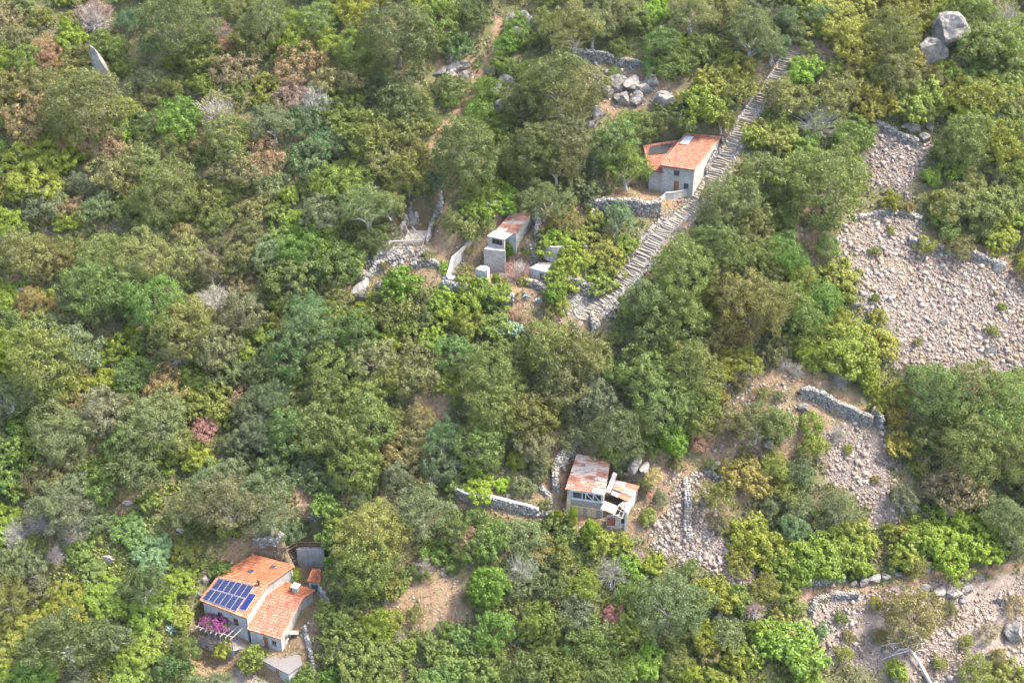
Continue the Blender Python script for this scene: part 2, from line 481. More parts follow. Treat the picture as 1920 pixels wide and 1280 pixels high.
def raw_mesh(name, V, F, mat, size=4):
    me = bpy.data.meshes.new(name)
    nv, nf = len(V), len(F)
    me.vertices.add(nv); me.vertices.foreach_set('co', np.asarray(V, np.float32).ravel())
    me.loops.add(nf * size); me.loops.foreach_set('vertex_index', np.asarray(F, np.int32).ravel())
    me.polygons.add(nf); me.polygons.foreach_set('loop_start', np.arange(0, nf * size, size, dtype=np.int32))
    me.update(calc_edges=True); me.validate()
    me.materials.append(MAT[mat])
    return me

def nrm(v): 
    v = np.asarray(v, float); return v / (np.linalg.norm(v) + 1e-9)

# ------------------------------------------------------------------ zones of the ground (outlines as seen, laid on the slope)
STAIR = [(1494, 88), (1470, 125), (1447, 160), (1420, 195), (1398, 228), (1378, 262), (1362, 292), (1345, 322), (1326, 352), (1305, 385), (1275, 408), (1245, 435), (1215, 470), (1185, 510), (1150, 545), (1118, 572), (1098, 602)]
SCREE_A = [(1640, 240), (1700, 262), (1748, 268), (1732, 310), (1702, 348), (1712, 372), (1690, 360), (1628, 345), (1618, 325), (1632, 290)]
SCREE_B = [(1622, 398), (1700, 400), (1735, 418), (1705, 448), (1780, 468), (1862, 492), (1925, 535), (1990, 560), (1990, 690), (1920, 690), (1850, 705), (1760, 690), (1700, 705), (1668, 690), (1680, 640), (1668, 600), (1612, 562), (1606, 520), (1602, 480), (1572, 466), (1592, 428)]
SCREE_C = [(1540, 850), (1550, 800), (1600, 790), (1650, 802), (1662, 830), (1672, 892), (1704, 925), (1668, 990), (1632, 985), (1610, 930), (1548, 892)]
SCREE_D = [(1518, 1112), (1600, 1108), (1700, 1098), (1800, 1088), (1990, 1060), (1990, 1300), (1760, 1290), (1640, 1262), (1545, 1240), (1512, 1170)]
SCREE_E = [(1262, 880), (1325, 900), (1322, 975), (1360, 1015), (1418, 1075), (1392, 1102), (1300, 1062), (1226, 1024), (1222, 985), (1258, 960)]
SCREE_F = [(1030, 590), (1075, 545), (1150, 520), (1200, 510), (1190, 545), (1150, 580), (1120, 605), (1080, 600)]
SCREE_G = [(1215, 440), (1262, 402), (1280, 412), (1200, 530), (1165, 540), (1190, 500)]
STRAW = [
    [(1400, 690), (1500, 685), (1580, 715), (1650, 800), (1560, 835), (1540, 800), (1490, 790), (1480, 740), (1420, 760), (1360, 790), (1380, 730)],
    [(1040, 840), (1235, 830), (1305, 880), (1320, 990), (1300, 1010), (1230, 1015), (1060, 985), (1000, 965), (1010, 880)],
    [(735, 1062), (800, 1040), (885, 1040), (885, 1160), (810, 1210), (720, 1150)],
    [(1070, 98), (1185, 112), (1235, 130), (1285, 180), (1262, 215), (1120, 215), (1105, 150)],
    [(540, 890), (590, 890), (605, 960), (560, 975)], [(225, 930), (300, 905), (300, 950), (235, 1000), (205, 1000)],
    [(940, 560), (1040, 560), (1060, 610), (940, 640), (900, 625)],
    [(700, 480), (760, 400), (830, 370), (850, 440), (905, 400), (1010, 390), (1110, 380), (1120, 420), (1060, 430), (1025, 520), (1010, 570), (960, 550), (830, 540), (740, 510), (700, 560), (665, 560), (660, 530)],
    [(370, 1140), (430, 1040), (480, 1010), (600, 1015), (625, 1090), (600, 1200), (570, 1290), (370, 1290)],
    [(1110, 366), (1210, 345), (1310, 366), (1310, 395), (1250, 410), (1105, 395)],
    [(820, 98), (880, 98), (895, 150), (815, 155)],
    [(1310, 870), (1350, 780), (1400, 700), (1490, 690), (1530, 830), (1490, 900), (1410, 930), (1335, 1000)],
    [(1480, 60), (1620, 40), (1640, 90), (1500, 110)], [(1700, 430), (1800, 440), (1930, 500), (1930, 550), (1860, 500)],
    [(30, 520), (65, 510), (60, 570), (20, 590)], [(1300, 870), (1420, 860), (1400, 930), (1330, 980)],
    [(850, 905), (1010, 940), (1000, 985), (860, 950)], [(770, 740), (840, 720), (880, 740), (830, 800), (770, 800)],
    [(385, 1000), (470, 985), (485, 1020), (430, 1050), (390, 1080)],
    [(1420, 120), (1470, 130), (1450, 180), (1400, 190)], [(1480, 420), (1560, 430), (1560, 500), (1520, 480)],
]
EARTH = [[(935, 38), (928, 80), (915, 125), (890, 160), (866, 200), (838, 232), (812, 268)],
         [(1495, 1116), (1560, 1105), (1640, 1097), (1720, 1086), (1800, 1076), (1870, 1066), (2000, 1042)],
         [(1305, 395), (1255, 440), (1200, 500)], [(1515, 395), (1540, 430)]]
EW = [6, 8, 9, 10]
FENCE_AREA = [(468, 995), (618, 995), (618, 1068), (468, 1050)]
OPEN = [FENCE_AREA, SCREE_A, SCREE_B, SCREE_C, SCREE_D, SCREE_E, SCREE_F] + STRAW + [
    [(1110, 368), (1205, 340), (1205, 265), (1285, 240), (1372, 250), (1345, 335), (1315, 395), (1240, 410), (1105, 400)],
    [(1035, 845), (1220, 845), (1220, 980), (1035, 980)]]

# the bed of the stairway is cut level across the slope
def cut_bed():
    w = resample(P([p[0] for p in STAIR], [p[1] for p in STAIR]), .4)
    z = np.convolve(np.pad(w[:, 2], 6, mode='edge'), np.ones(13) / 13, 'valid')
    m = (MX > w[:, 0].min() - 5) & (MX < w[:, 0].max() + 5) & (MY > w[:, 1].min() - 5) & (MY < w[:, 1].max() + 5)
    gx, gy = MX[m], MY[m]
    d = np.hypot(gx[:, None] - w[None, :, 0], gy[:, None] - w[None, :, 1]); i = d.argmin(1); dm = d[np.arange(len(i)), i]
    a = np.clip(1 - (dm - 1.9) / 1.5, 0, 1); a = a * a * (3 - 2 * a)
    GZ[m] = GZ[m] * (1 - a) + z[i] * a
cut_bed()
wob = lambda x, y, s: s * (np.sin(x / 13.0 + np.sin(y / 9.0) * 2) + np.sin(y / 11.0 + 1.7 * np.sin(x / 7.0)))

# ------------------------------------------------------------------ terrain
def build_terrain():
    ny, nx = MX.shape
    V = np.stack([MX, MY, GZ], -1).reshape(-1, 3)
    idx = np.arange(ny * nx).reshape(ny, nx)
    F = np.stack([idx[:-1, :-1], idx[:-1, 1:], idx[1:, 1:], idx[1:, :-1]], -1).reshape(-1, 4)
    me = raw_mesh('hillside', V, F, 'terrain')
    me.polygons.foreach_set('use_smooth', np.ones(len(F), bool))
    px, py = project(V)
    px = px + wob(px, py, 5); py = py + wob(py, px, 4)
    z = np.zeros((len(V), 4), np.float32); z[:, 3] = 1
    for p in (SCREE_A, SCREE_B, SCREE_C, SCREE_D, SCREE_E, SCREE_F, SCREE_G): z[inside(p, px, py), 0] = 1
    for p in STRAW: z[inside(p, px, py), 1] = 1
    for p, w in zip(EARTH, EW): z[:, 2] = np.maximum(z[:, 2], np.clip(1.6 - seg_dist(p, px, py) / w, 0, 1))
    z[:, 1] = np.maximum(z[:, 1], np.clip(1.5 - seg_dist(STAIR, px, py) / 22, 0, 1))
    a = me.color_attributes.new('zone', 'FLOAT_COLOR', 'POINT'); a.data.foreach_set('color', z.ravel())
    o = link_mesh('hillside', me); o['kind'] = 'structure'; o['label'] = 'steep hillside of brown soil, dry grass and stony ground'
    return o
build_terrain()

# ------------------------------------------------------------------ stones
def stones_mesh(name, pos, size, mat, flatten=.7):
    """many irregular stones in one mesh: jittered boxes with chamfered look"""
    n = len(pos)
    base = np.array([(-1, -1, -1), (1, -1, -1), (1, 1, -1), (-1, 1, -1), (-1, -1, 1), (1, -1, 1), (1, 1, 1), (-1, 1, 1)], float) * .5
    V = base[None] * (1 + rng.uniform(-.35, .25, (n, 8, 1))) + rng.uniform(-.13, .13, (n, 8, 3))
    V[:, 4:, :2] *= .72
    s = size[:, None, None] * np.stack([rng.uniform(.8, 1.35, n), rng.uniform(.65, 1.0, n), rng.uniform(.45, .9, n) * flatten / .7], -1)[:, None, :]
    V = V * s
    a = rng.uniform(0, 6.283, n); ca, sa = np.cos(a), np.sin(a)
    V = np.stack([V[..., 0] * ca[:, None] - V[..., 1] * sa[:, None], V[..., 0] * sa[:, None] + V[..., 1] * ca[:, None], V[..., 2]], -1)
    t = rng.normal(.5, .35, n); ct, st = np.cos(t), np.sin(t)      # lie along the slope
    V = np.stack([V[..., 0], V[..., 1] * ct[:, None] - V[..., 2] * st[:, None], V[..., 1] * st[:, None] + V[..., 2] * ct[:, None]], -1)
    V = V + pos[:, None, :]
    q = np.array([(0, 3, 2, 1), (4, 5, 6, 7), (0, 1, 5, 4), (1, 2, 6, 5), (2, 3, 7, 6), (3, 0, 4, 7)])
    F = (q[None] + (np.arange(n) * 8)[:, None, None]).reshape(-1, 4)
    return raw_mesh(name, V.reshape(-1, 3), F, mat)

def in_poly_points(poly, n):
    xs = [p[0] for p in poly]; ys = [p[1] for p in poly]
    x = rng.uniform(min(xs) - 14, max(xs) + 14, n * 3); y = rng.uniform(min(ys) - 12, max(ys) + 12, n * 3)
    jx = rng.normal(0, 6, len(x)); jy = rng.normal(0, 5, len(x))
    k = inside(poly, x + wob(x, y, 7) + jx, y + wob(y, x, 6) + jy); return x[k][:n], y[k][:n]

def scree(name, poly, n, label, lo=.10, hi=.85, mat='scree_stone', keep=None):
    x, y = in_poly_points(poly, n)
    if keep is not None:
        k = keep(x, y); x, y = x[k], y[k]
    p = P(x, y); s = lo * np.exp(rng.gamma(1.3, .36, len(x))); s = np.minimum(s, hi)
    p[:, 2] += s * .12
    o = link_mesh(name, stones_mesh(name, p, s, mat)); o['kind'] = 'stuff'; tag(o, label, 'scree', kind='stuff'); return o

scree('scree_field', SCREE_A, 6000, 'narrow upper run of pinkish scree between the bushes')
scree('scree_field', SCREE_B, 42000, 'broad pinkish grey scree slope at the right edge')
scree('scree_field', SCREE_C, 6500, 'small scree run below the dry stone wall, among shrubs')
patchy = lambda x, y: (np.sin(x / 31 + 1) + np.sin(y / 17 + x / 45) + rng.normal(0, .5, len(x))) > -.55
scree('stony_ground', SCREE_D, 9000, 'pale stony ground below the footpath', .13, .8, keep=patchy)
scree('stony_ground', SCREE_E, 3400, 'strip of loose pale stones right of the rusty shed', .16, .8, 'scree_stone')
scree('stony_ground', SCREE_F, 2300, 'cobbled stony apron at the foot of the stairway', .18, .5, 'wall_stone', keep=lambda x, y: seg_dist(STAIR, x, y) > 15)
scree('stony_ground', SCREE_G, 900, 'loose stones along the left side of the lower stairway', .18, .5, 'wall_stone', keep=lambda x, y: seg_dist(STAIR, x, y) > 19)
scree('stony_ground', [(1105, 120), (1230, 140), (1270, 185), (1250, 215), (1180, 200), (1115, 190)], 420, 'scattered stones among the pale rocks above the tiled house', .2, .8, 'wall_stone')
scree('stony_ground', [(740, 1070), (880, 1050), (880, 1150), (810, 1200), (735, 1140)], 110, 'few loose stones on the dry clearing with agaves', .12, .4, 'wall_stone')
scree('rubble', [(672, 500), (700, 455), (735, 440), (800, 470), (800, 490), (720, 520)], 800, 'rubble of fallen stones below the roofless ruin', .2, .7, 'wall_stone')
scree('rubble', [(990, 455), (1030, 440), (1040, 490), (1000, 500)], 260, 'rubble heap between the old house and the round cistern', .2, .6, 'wall_stone')
scree('stony_ground', [(1320, 700), (1420, 700), (1480, 740), (1490, 830), (1400, 870), (1300, 850)], 420, 'scattered stones on the clearing left of the long stone wall', .18, .6, 'wall_stone')

# big stones of the scree that can be told apart
def rock_mesh(name, seed, sub=4, rough=.5, sq=1.0):
    bm = bmesh.new(); bmesh.ops.create_icosphere(bm, subdivisions=sub, radius=1.0)
    off = Vector((seed * 7.31, seed * 3.17, seed * 1.93))
    planes = []
    r = random.Random(seed)
    for k in range(14):
        v = Vector((r.gauss(0, 1), r.gauss(0, 1), r.gauss(0, 1))).normalized(); planes.append((v, r.uniform(.42, .85)))
    for v in bm.verts:
        c = v.co.copy()
        for pv, pd in planes:
            d = c.dot(pv)
            if d > pd: c -= pv * (d - pd) * .92
        c *= 1 + rough * .45 * mnoise.fractal(c * 1.3 + off, 1.0, 2.1, 4) + .05 * mnoise.noise(c * 6 + off)
        v.co = c
    me = bpy.data.meshes.new(name); bm.to_mesh(me); bm.free(); me.materials.append(MAT['rock'])
    me.polygons.foreach_set('use_smooth', [False] * len(me.polygons))
    return me
ROCKS = [rock_mesh('rock', s) for s in range(1, 8)]

def place_rock(o, px, py, w, h, dep=None, tilt=0.0, spin=None, sink=.25, seed=0):
    b = P(px, py + h * .35)
    k = np.linalg.norm(b - CAM) / FPX
    o.location = (b[0], b[1], b[2] + h * k * (.5 - sink) / .86)
    o.scale = (w * k * .55, (dep or w * .8) * k * .55, h * k * .62)
    o.rotation_euler = (random.uniform(-.15, .15), tilt, spin if spin is not None else random.uniform(-.4, .4))

def boulder(px, py, w, h, label, tilt=0.0, dep=None, i=0, name='boulder', spin=None):
    o = link_mesh(name, ROCKS[i % len(ROCKS)]); place_rock(o, px, py, w, h, dep, tilt, spin); tag(o, label, 'boulder'); return o

boulder(197, 130, 30, 76, 'upright pale pointed rock standing out of the upper left wood', -.35, 24, 0)
boulder(1772, 62, 76, 66, 'large slanting grey rock slab near the top right corner', .5, 66, 1)
boulder(1744, 96, 60, 44, 'lower grey slab under the large slanting rock', .5, 40, 2)
boulder(678, 540, 38, 52, 'big pale boulder left of the vine mound below the ruin', .1, 40, 3)
boulder(682, 514, 34, 26, 'smaller dark-topped boulder resting above the big pale boulder', .0, 34, 4)
boulder(1896, 1180, 42, 40, 'rounded pale boulder near the right edge below the path', 0, 40, 5)
boulder(1736, 1064, 34, 16, 'elongated grey rock beside the footpath', -.35, 18, 6)
boulder(926, 168, 36, 34, 'rounded boulder beside the upper earth path', 0, 30, 3)
boulder(935, 200, 22, 26, 'pointed reddish stone below the rounded path boulder', .3, 20, 1)
boulder(950, 150, 34, 22, 'broken grey rock right of the rounded path boulder', .2, 28, 2)
boulder(920, 132, 26, 26, 'small grey rock above the rounded path boulder', .2, 22, 5)
boulder(1250, 186, 46, 40, 'pale blocky rock above the tiled house roof', .1, 30, 4)
boulder(1121, 156, 30, 26, 'flat tan rock beside the tall dark tree and terrace wall', .0, 30, 6)
boulder(1122, 212, 24, 30, 'narrow white rock left of the bushes above the tiled house', -.4, 18, 0)
boulder(1110, 232, 26, 14, 'low reddish rock under the narrow white rock', -.4, 18, 2)
boulder(242, 942, 28, 10, 'flat pale slab in the lower left clearing', -.1, 12, 1)
boulder(203, 1046, 30, 14, 'white flat stone among lower left greenery', -.2, 16, 2)
boulder(338, 993, 16, 12, 'small grey stone right of the lower left clearing', .6, 10, 3)
boulder(386, 1084, 16, 20, 'pale stone left of the solar-panelled roof', 0, 16, 4)
boulder(372, 1112, 16, 16, 'lower pale stone left of the solar-panelled roof', 0, 16, 5)
boulder(1871, 503, 34, 16, 'dark slab with pale edge on top of the broad scree', -.5, 14, 6)
boulder(1770, 603, 34, 12, 'grey slab in the middle of the broad scree', -.6, 10, 1)
boulder(1858, 655, 30, 16, 'flat grey slab low in the broad scree', -.55, 14, 2)
boulder(1672, 556, 18, 12, 'white stone on the left of the broad scree', 0, 14, 3)
boulder(1604, 568, 28, 16, 'grey rock at the left margin of the broad scree', .1, 16, 4)
boulder(1505, 762, 32, 20, 'white rock at the left end of the long dry wall', .1, 20, 5)
boulder(1356, 712, 14, 26, 'upright grey rock right of the large central oak', .1, 12, 0)
boulder(1190, 866, 30, 42, 'tall grey rock face behind the rusty shed', .1, 30, 6)
boulder(1207, 876, 24, 30, 'lower grey rock beside the rock face behind the shed', .2, 24, 3)
boulder(1778, 958, 26, 20, 'grey rock at the lower end of the brown bushes', .2, 20, 1)
boulder(866, 695, 18, 20, 'pale rock between evergreen trees below the ruins', .4, 14, 2)
boulder(853, 950, 14, 16, 'pale block below the curved wall', .0, 14, 4)
boulder(832, 1074, 14, 18, 'upright white stone in the dry clearing', .2, 10, 5)
boulder(1348, 1152, 12, 24, 'narrow pale stone right of the big green tree', .2, 10, 0)
boulder(1680, 1268, 20, 18, 'pale stone left of the fallen dead tree', .5, 14, 6)
boulder(1505, 210, 10, 24, 'small pale upright stone among khaki heath', 0, 10, 0)
boulder(1766, 148, 22, 12, 'pale stone in the gap between khaki bushes', .1, 14, 1)
boulder(1873, 1123, 14, 12, 'small grey stone above the rounded boulder', 0, 12, 2)
boulder(1440, 832, 22, 22, 'grey rocky lump left of the round grey-green bush', .2, 20, 3)

def outcrop(px, py, spots, label):
    b = P(px, py); t = thing('rock_outcrop', b, label, 'rock')
    for i, (dx, dy, w, h) in enumerate(spots):
        o = link_mesh('rock', ROCKS[(i + int(px)) % len(ROCKS)]); place_rock(o, px + dx, py + dy, w, h, w * .8, random.uniform(-.3, .3))
        o.location = Vector(o.location) - t.location; o.parent = t
outcrop(850, 122, [(-22, 12, 26, 16), (-6, -16, 24, 20), (8, -18, 22, 18), (0, 4, 34, 24), (20, 0, 26, 18), (-4, 20, 24, 18), (22, 18, 24, 16)], 'broken grey rock outcrop beside the upper earth path')
outcrop(978, 48, [(-20, -10, 34, 30), (4, -8, 36, 34), (20, 4, 30, 36), (-10, 18, 34, 30), (14, 28, 22, 18)], 'grey rock outcrop at the top right of the earth path')
outcrop(1178, 164, [(-20, -10, 38, 30), (4, -8, 40, 34), (28, 0, 38, 28), (-14, 18, 42, 26), (16, 20, 38, 24), (44, -12, 30, 24), (-38, 8, 26, 22), (60, 20, 28, 26), (-50, -14, 26, 18)], 'pale jagged rock outcrop between terrace wall and tiled house')
outcrop(1640, 1082, [(-20, 6, 26, 14), (0, 0, 24, 18), (22, -2, 20, 12), (44, -6, 18, 12), (-40, 10, 16, 10)], 'low row of rocks on the upper edge of the footpath')
outcrop(1745, 1100, [(-10, 0, 24, 14), (16, 6, 30, 18), (44, 10, 34, 16), (70, 2, 26, 14), (60, 22, 20, 12), (-30, 16, 24, 18)], 'cluster of grey ledges below the footpath at the right')
outcrop(1715, 240, [(0, 0, 22, 18), (18, 18, 24, 16), (28, -6, 16, 24), (-18, -4, 18, 14)], 'grey rocks at the top of the narrow scree run')
outcrop(1340, 872, [(0, 0, 26, 18), (16, 6, 24, 16), (-14, 8, 20, 14)], 'grey rocks on the terrace right of the rusty shed')
outcrop(396, 480, [(0, 0, 20, 12), (-14, 10, 14, 10)], 'small pale stones between brown and green crowns on the left')
outcrop(335, 575, [(0, 0, 20, 10), (12, 4, 14, 10)], 'pale stones below the largest left evergreen crown')
outcrop(42, 552, [(0, 0, 22, 26), (14, 6, 18, 18)], 'grey rock patch in a gap at the left edge')

# ------------------------------------------------------------------ dry stone walls
def stone_wall(name, pts, height, label, mat='wall_stone', thick=.6, cat='stone wall', ruin=.25, world=None, cap=None, group=None):
    w = np.asarray(world, float) if world is not None else line_world(pts, step=.45)
    if world is not None and len(w) == 2: w = np.linspace(w[0], w[1], max(3, int(np.linalg.norm(w[1] - w[0]) / .45)))
    org = w[len(w) // 2]
    core = MB(); n = len(w)
    hs = height if hasattr(height, '__len__') else [height] * 2
    hh = np.interp(np.linspace(0, 1, n), np.linspace(0, 1, len(hs)), hs)
    tan = np.gradient(w[:, :2], axis=0); tan /= np.linalg.norm(tan, axis=1)[:, None] + 1e-9
    nor = np.stack([-tan[:, 1], tan[:, 0]], -1)
    wavy = np.array([mnoise.noise(Vector((i * .21, org[0], 0))) for i in range(n)]) * ruin
    top = w[:, 2] + np.maximum(.25, hh + wavy)
    for i in range(n - 1):
        q = lambda j, s, z: (w[j, 0] + nor[j, 0] * s, w[j, 1] + nor[j, 1] * s, z)
        t = thick * .36
        bot = [q(i, -t, w[i, 2] - .8), q(i + 1, -t, w[i + 1, 2] - .8), q(i + 1, t, w[i + 1, 2] - .8), q(i, t, w[i, 2] - .8)]
        tp = [q(i, -t, top[i] - .12), q(i + 1, -t, top[i + 1] - .12), q(i + 1, t, top[i + 1] - .12), q(i, t, top[i] - .12)]
        core.hexa(bot, tp)
    o = core.build(name, mat, None, Vector(org)); tag(o, label, cat, group, 'thing')
    pos = []; siz = []
    L = np.concatenate([[0], np.cumsum(np.linalg.norm(w[1:, :2] - w[:-1, :2], axis=1))])
    cz = .22
    for side in (-1, 1):
        s = 0.0
        while s < L[-1]:
            ii = np.interp(s, L, np.arange(n)); a = int(ii); a2 = min(a + 1, n - 1); fr = ii - a
            base = w[a] * (1 - fr) + w[a2] * fr; nn = nor[a]; tz = top[a] * (1 - fr) + top[a2] * fr
            z = base[2] - .3
            while z < tz - .05:
                pos.append((base[0] + nn[0] * side * thick * .36 + random.uniform(-.08, .08), base[1] + nn[1] * side * thick * .36 + random.uniform(-.06, .06), z + random.uniform(-.05, .05))); siz.append(random.uniform(.3, .5)); z += cz
            pos.append((base[0], base[1], tz - .1 + random.uniform(-.05, .1))); siz.append(random.uniform(.32, .55))
            s += .36
    pos = np.array(pos) - org; siz = np.array(siz)
    c = link_mesh('stones', stones_mesh('stones', pos, siz, mat), o); c['kind'] = 'stuff'
    if cap:
        m = MB()
        for i in range(n - 1):
            q = lambda j, s, z: (w[j, 0] + nor[j, 0] * s, w[j, 1] + nor[j, 1] * s, z)
            t = thick * .55
            m.hexa([q(i, -t, top[i]), q(i + 1, -t, top[i + 1]), q(i + 1, t, top[i + 1]), q(i, t, top[i])], [q(i, -t, top[i] + .12), q(i + 1, -t, top[i + 1] + .12), q(i + 1, t, top[i + 1] + .12), q(i, t, top[i] + .12)])
        m.build('coping', cap, o, Vector(org))
    return o

stone_wall('dry_stone_wall', [(1066, 106), (1100, 112), (1140, 116), (1152, 124)], 1.9, 'curved dry stone terrace wall above the pale outcrop', thick=.8)
stone_wall('dry_stone_wall', [(1156, 122), (1185, 124), (1212, 130)], 1.3, 'short mossy wall right of the curved terrace wall')
stone_wall('dry_stone_wall', [(1104, 392), (1130, 392), (1165, 397), (1205, 402), (1238, 402)], [1.6, 2.2, 2.6, 2.4], 'grey stone terrace wall under the olive tree of the tiled house', thick=.8)
stone_wall('dry_stone_wall', [(1502, 742), (1535, 752), (1565, 772), (1600, 784), (1634, 797)], [1.6, 2.4, 2.2, 1.8], 'long diagonal dry stone wall with white rock end', thick=.9)
stone_wall('dry_stone_wall', [(1636, 782), (1650, 800), (1652, 806)], 2.2, 'stub of stone wall at the right end of the long diagonal wall')
stone_wall('dry_stone_wall', [(1286, 905), (1290, 940), (1288, 985), (1292, 1015)], .9, 'straight low stone wall running downhill right of the shed', thick=1.1)
stone_wall('dry_stone_wall', [(1042, 922), (1040, 890), (1052, 866), (1075, 850)], [1.4, 1.8, 1.6], 'curved stone wall hugging the left side of the rusty shed', thick=1.0)
stone_wall('dry_stone_wall', [(1012, 915), (1030, 930), (1034, 965), (1000, 965)], .7, 'low broken wall bend left of the rusty shed', thick=.8)
stone_wall('dry_stone_wall', [(846, 925), (880, 942), (930, 950), (985, 962), (1010, 968)], [1.6, 1.9, 1.6], 'smooth grey curved wall under the lime green vine', 'wall_stone', .6, cap='concrete')
stone_wall('dry_stone_wall', [(1055, 880), (1066, 848), (1084, 822)], [.8, 1.2, .8], 'tumbled wall climbing behind the shed on its left')
stone_wall('dry_stone_wall', [(1495, 1098), (1540, 1094), (1585, 1088)], 1.3, 'low stone wall on the upper side of the footpath')
stone_wall('dry_stone_wall', [(1520, 1150), (1530, 1128), (1560, 1118), (1610, 1118)], .9, 'curved stone edge of the terrace below the footpath', thick=.9)
stone_wall('dry_stone_wall', [(1640, 236), (1662, 246), (1690, 262), (1720, 272)], 1.2, 'broken grey wall across the top of the narrow scree', thick=.9)
stone_wall('dry_stone_wall', [(1602, 410), (1650, 400), (1700, 402), (1728, 414)], .7, 'low stone rim between the two scree slopes', thick=.9)
stone_wall('dry_stone_wall', [(1705, 455), (1760, 470), (1820, 482), (1885, 506)], 1.2, 'long tumbled wall along the top of the broad scree', thick=1.0)
stone_wall('dry_stone_wall', [(1066, 540), (1090, 545), (1118, 552)], 2.2, 'grey wall block left of the lower stairway', thick=1.2)
stone_wall('dry_stone_wall', [(1108, 600), (1112, 622)], 1.6, 'narrow stone pier at the foot of the stairway')
stone_wall('dry_stone_wall', [(832, 540), (870, 548), (920, 560), (965, 566)], 1.5, 'vine-covered terrace wall below the old house')
stone_wall('dry_stone_wall', [(988, 535), (1006, 540), (1024, 548)], 1.3, 'short wall between two round bright bushes')
stone_wall('dry_stone_wall', [(700, 575), (715, 560), (712, 535)], 1.5, 'stone wall edge left under the bright vine mound')
stone_wall('dry_stone_wall', [(688, 528), (704, 505), (738, 488)], [.8, 1.3, 1.0], 'broken pale wall below the ruin, above the pale boulder')
stone_wall('dry_stone_wall', [(772, 502), (800, 494), (826, 502)], [.9, 1.2, .8], 'low broken wall between the ruin and the vine mound')
stone_wall('dry_stone_wall', [(905, 398), (935, 395), (960, 398)], 1.8, 'shaded retaining wall behind the old rusty-roofed house')
stone_wall('dry_stone_wall', [(1006, 450), (1010, 420), (1002, 400)], 1.6, 'grey wall right of the old rusty-roofed house', thick=.7)
stone_wall('dry_stone_wall', [(1098, 470), (1104, 430), (1112, 400)], .8, 'thin tumbled wall climbing between the green shrubs', thick=.6)
stone_wall('dry_stone_wall', [(760, 925), (790, 905), (830, 900)], .9, 'low dark wall at the top of the dry clearing')
stone_wall('dry_stone_wall', [(725, 1120), (750, 1108), (765, 1098)], .8, 'low pale wall beside the star-shaped agave')
stone_wall('dry_stone_wall', [(1330, 890), (1352, 902), (1358, 918)], .9, 'short wall right of the stone strip beside the shed')
stone_wall('dry_stone_wall', [(478, 1016), (520, 1020), (560, 1020)], 1.0, 'low grey wall behind the wooden fence')
stone_wall('dry_stone_wall', [(590, 1085), (612, 1130), (640, 1168)], .7, 'low wall running down right of the small green-doored shed')
stone_wall('dry_stone_wall', [(572, 1180), (582, 1220), (590, 1270)], .8, 'low wall along the right side of the lower terrace')

# round cistern
c = P(1041, 466); m = MB(); k = 22
ring = lambda r, z: [(c[0] + r * math.cos(a * 2 * math.pi / k), c[1] + r * math.sin(a * 2 * math.pi / k), z) for a in range(k)]
rs = [ring(2.2, c[2] - 1.5), ring(2.1, c[2] + 1.3), ring(1.7, c[2] + 1.3), ring(1.65, c[2] - .2)]
m.add([q for r in rs for q in r], [(i * k + j, i * k + (j + 1) % k, (i + 1) * k + (j + 1) % k, (i + 1) * k + j) for i in range(3) for j in range(k)] + [tuple(range(3 * k, 4 * k))])
tag(m.build('round_cistern', 'ruin_masonry', None, Vector(c)), 'round grey stone cistern wreathed in lime green vines', 'cistern')

# ------------------------------------------------------------------ the long stairway
def slab(seed):
    r = random.Random(seed); m = MB(); n = 5
    top = []; bot = []
    xs = np.linspace(-.5, .5, n)
    front = [(x, -.5 + r.uniform(-.18, .18), 0) for x in xs]; back = [(x, .5 + r.uniform(-.1, .1), 0) for x in xs[::-1]]
    lo = front + back
    bot = [(x, y, -.5) for x, y, _ in lo]; top = [(x * .98, y * .92, .5 + r.uniform(-.22, .22)) for x, y, _ in lo]
    m.hexa(bot, top)
    me = bpy.data.meshes.new('step'); me.from_pydata(m.v, [], m.f); me.materials.append(MAT['step_stone']); me.update(); return me
SLABS = [slab(s) for s in range(8)]

def stairs(name, w, width, label, spacing=.44, depth=.56, lift=.10, parent_mat=None):
    w = resample(np.asarray(w), spacing)
    t = thing(name, w[len(w) // 2], label, 'stairway'); org = np.array(t.location)
    tan = np.gradient(w[:, :2], axis=0)
    bm_ = MB(); q_ = []
    for i, p in enumerate(w):
        n_ = np.array([-tan[i, 1], tan[i, 0]]); n_ = n_ / (np.linalg.norm(n_) + 1e-9); hw_ = (width[0] + (width[1] - width[0]) * i / len(w)) * .5
        for s_ in (-1, -.33, .33, 1):
            x_, y_ = p[0] + n_[0] * s_ * hw_, p[1] + n_[1] * s_ * hw_; q_.append((x_, y_, float(H(x_, y_)) + .05 + random.uniform(-.03, .03)))
    bm_.add(q_, [(i * 4 + k, i * 4 + k + 1, i * 4 + k + 5, i * 4 + k + 4) for i in range(len(w) - 1) for k in range(3)]); bm_.build('stair_bed', 'step_stone', t)
    for i, p in enumerate(w):
        a = math.atan2(tan[i, 1], tan[i, 0]) - math.pi / 2
        ww = width[0] + (width[1] - width[0]) * i / len(w)
        o = link_mesh('step', SLABS[(i * 5 + 3 * (i // 7)) % 8], t)
        o.location = (p[0] - org[0] + random.uniform(-.22, .22), p[1] - org[1], H(p[0], p[1]) - org[2] + lift - .14 + random.uniform(-.03, .03))
        o.scale = (ww * random.uniform(.72, 1.1), depth * random.uniform(.8, 1.15), .38)
        o.rotation_euler = (random.uniform(-.05, .05), random.uniform(-.06, .06), a + random.uniform(-.14, .14))
    return t
sw = P([p[0] for p in STAIR], [p[1] for p in STAIR])
stairs('stone_stairway', sw, (2.2, 3.3), 'long straight stone stairway climbing the hillside past the tiled house')
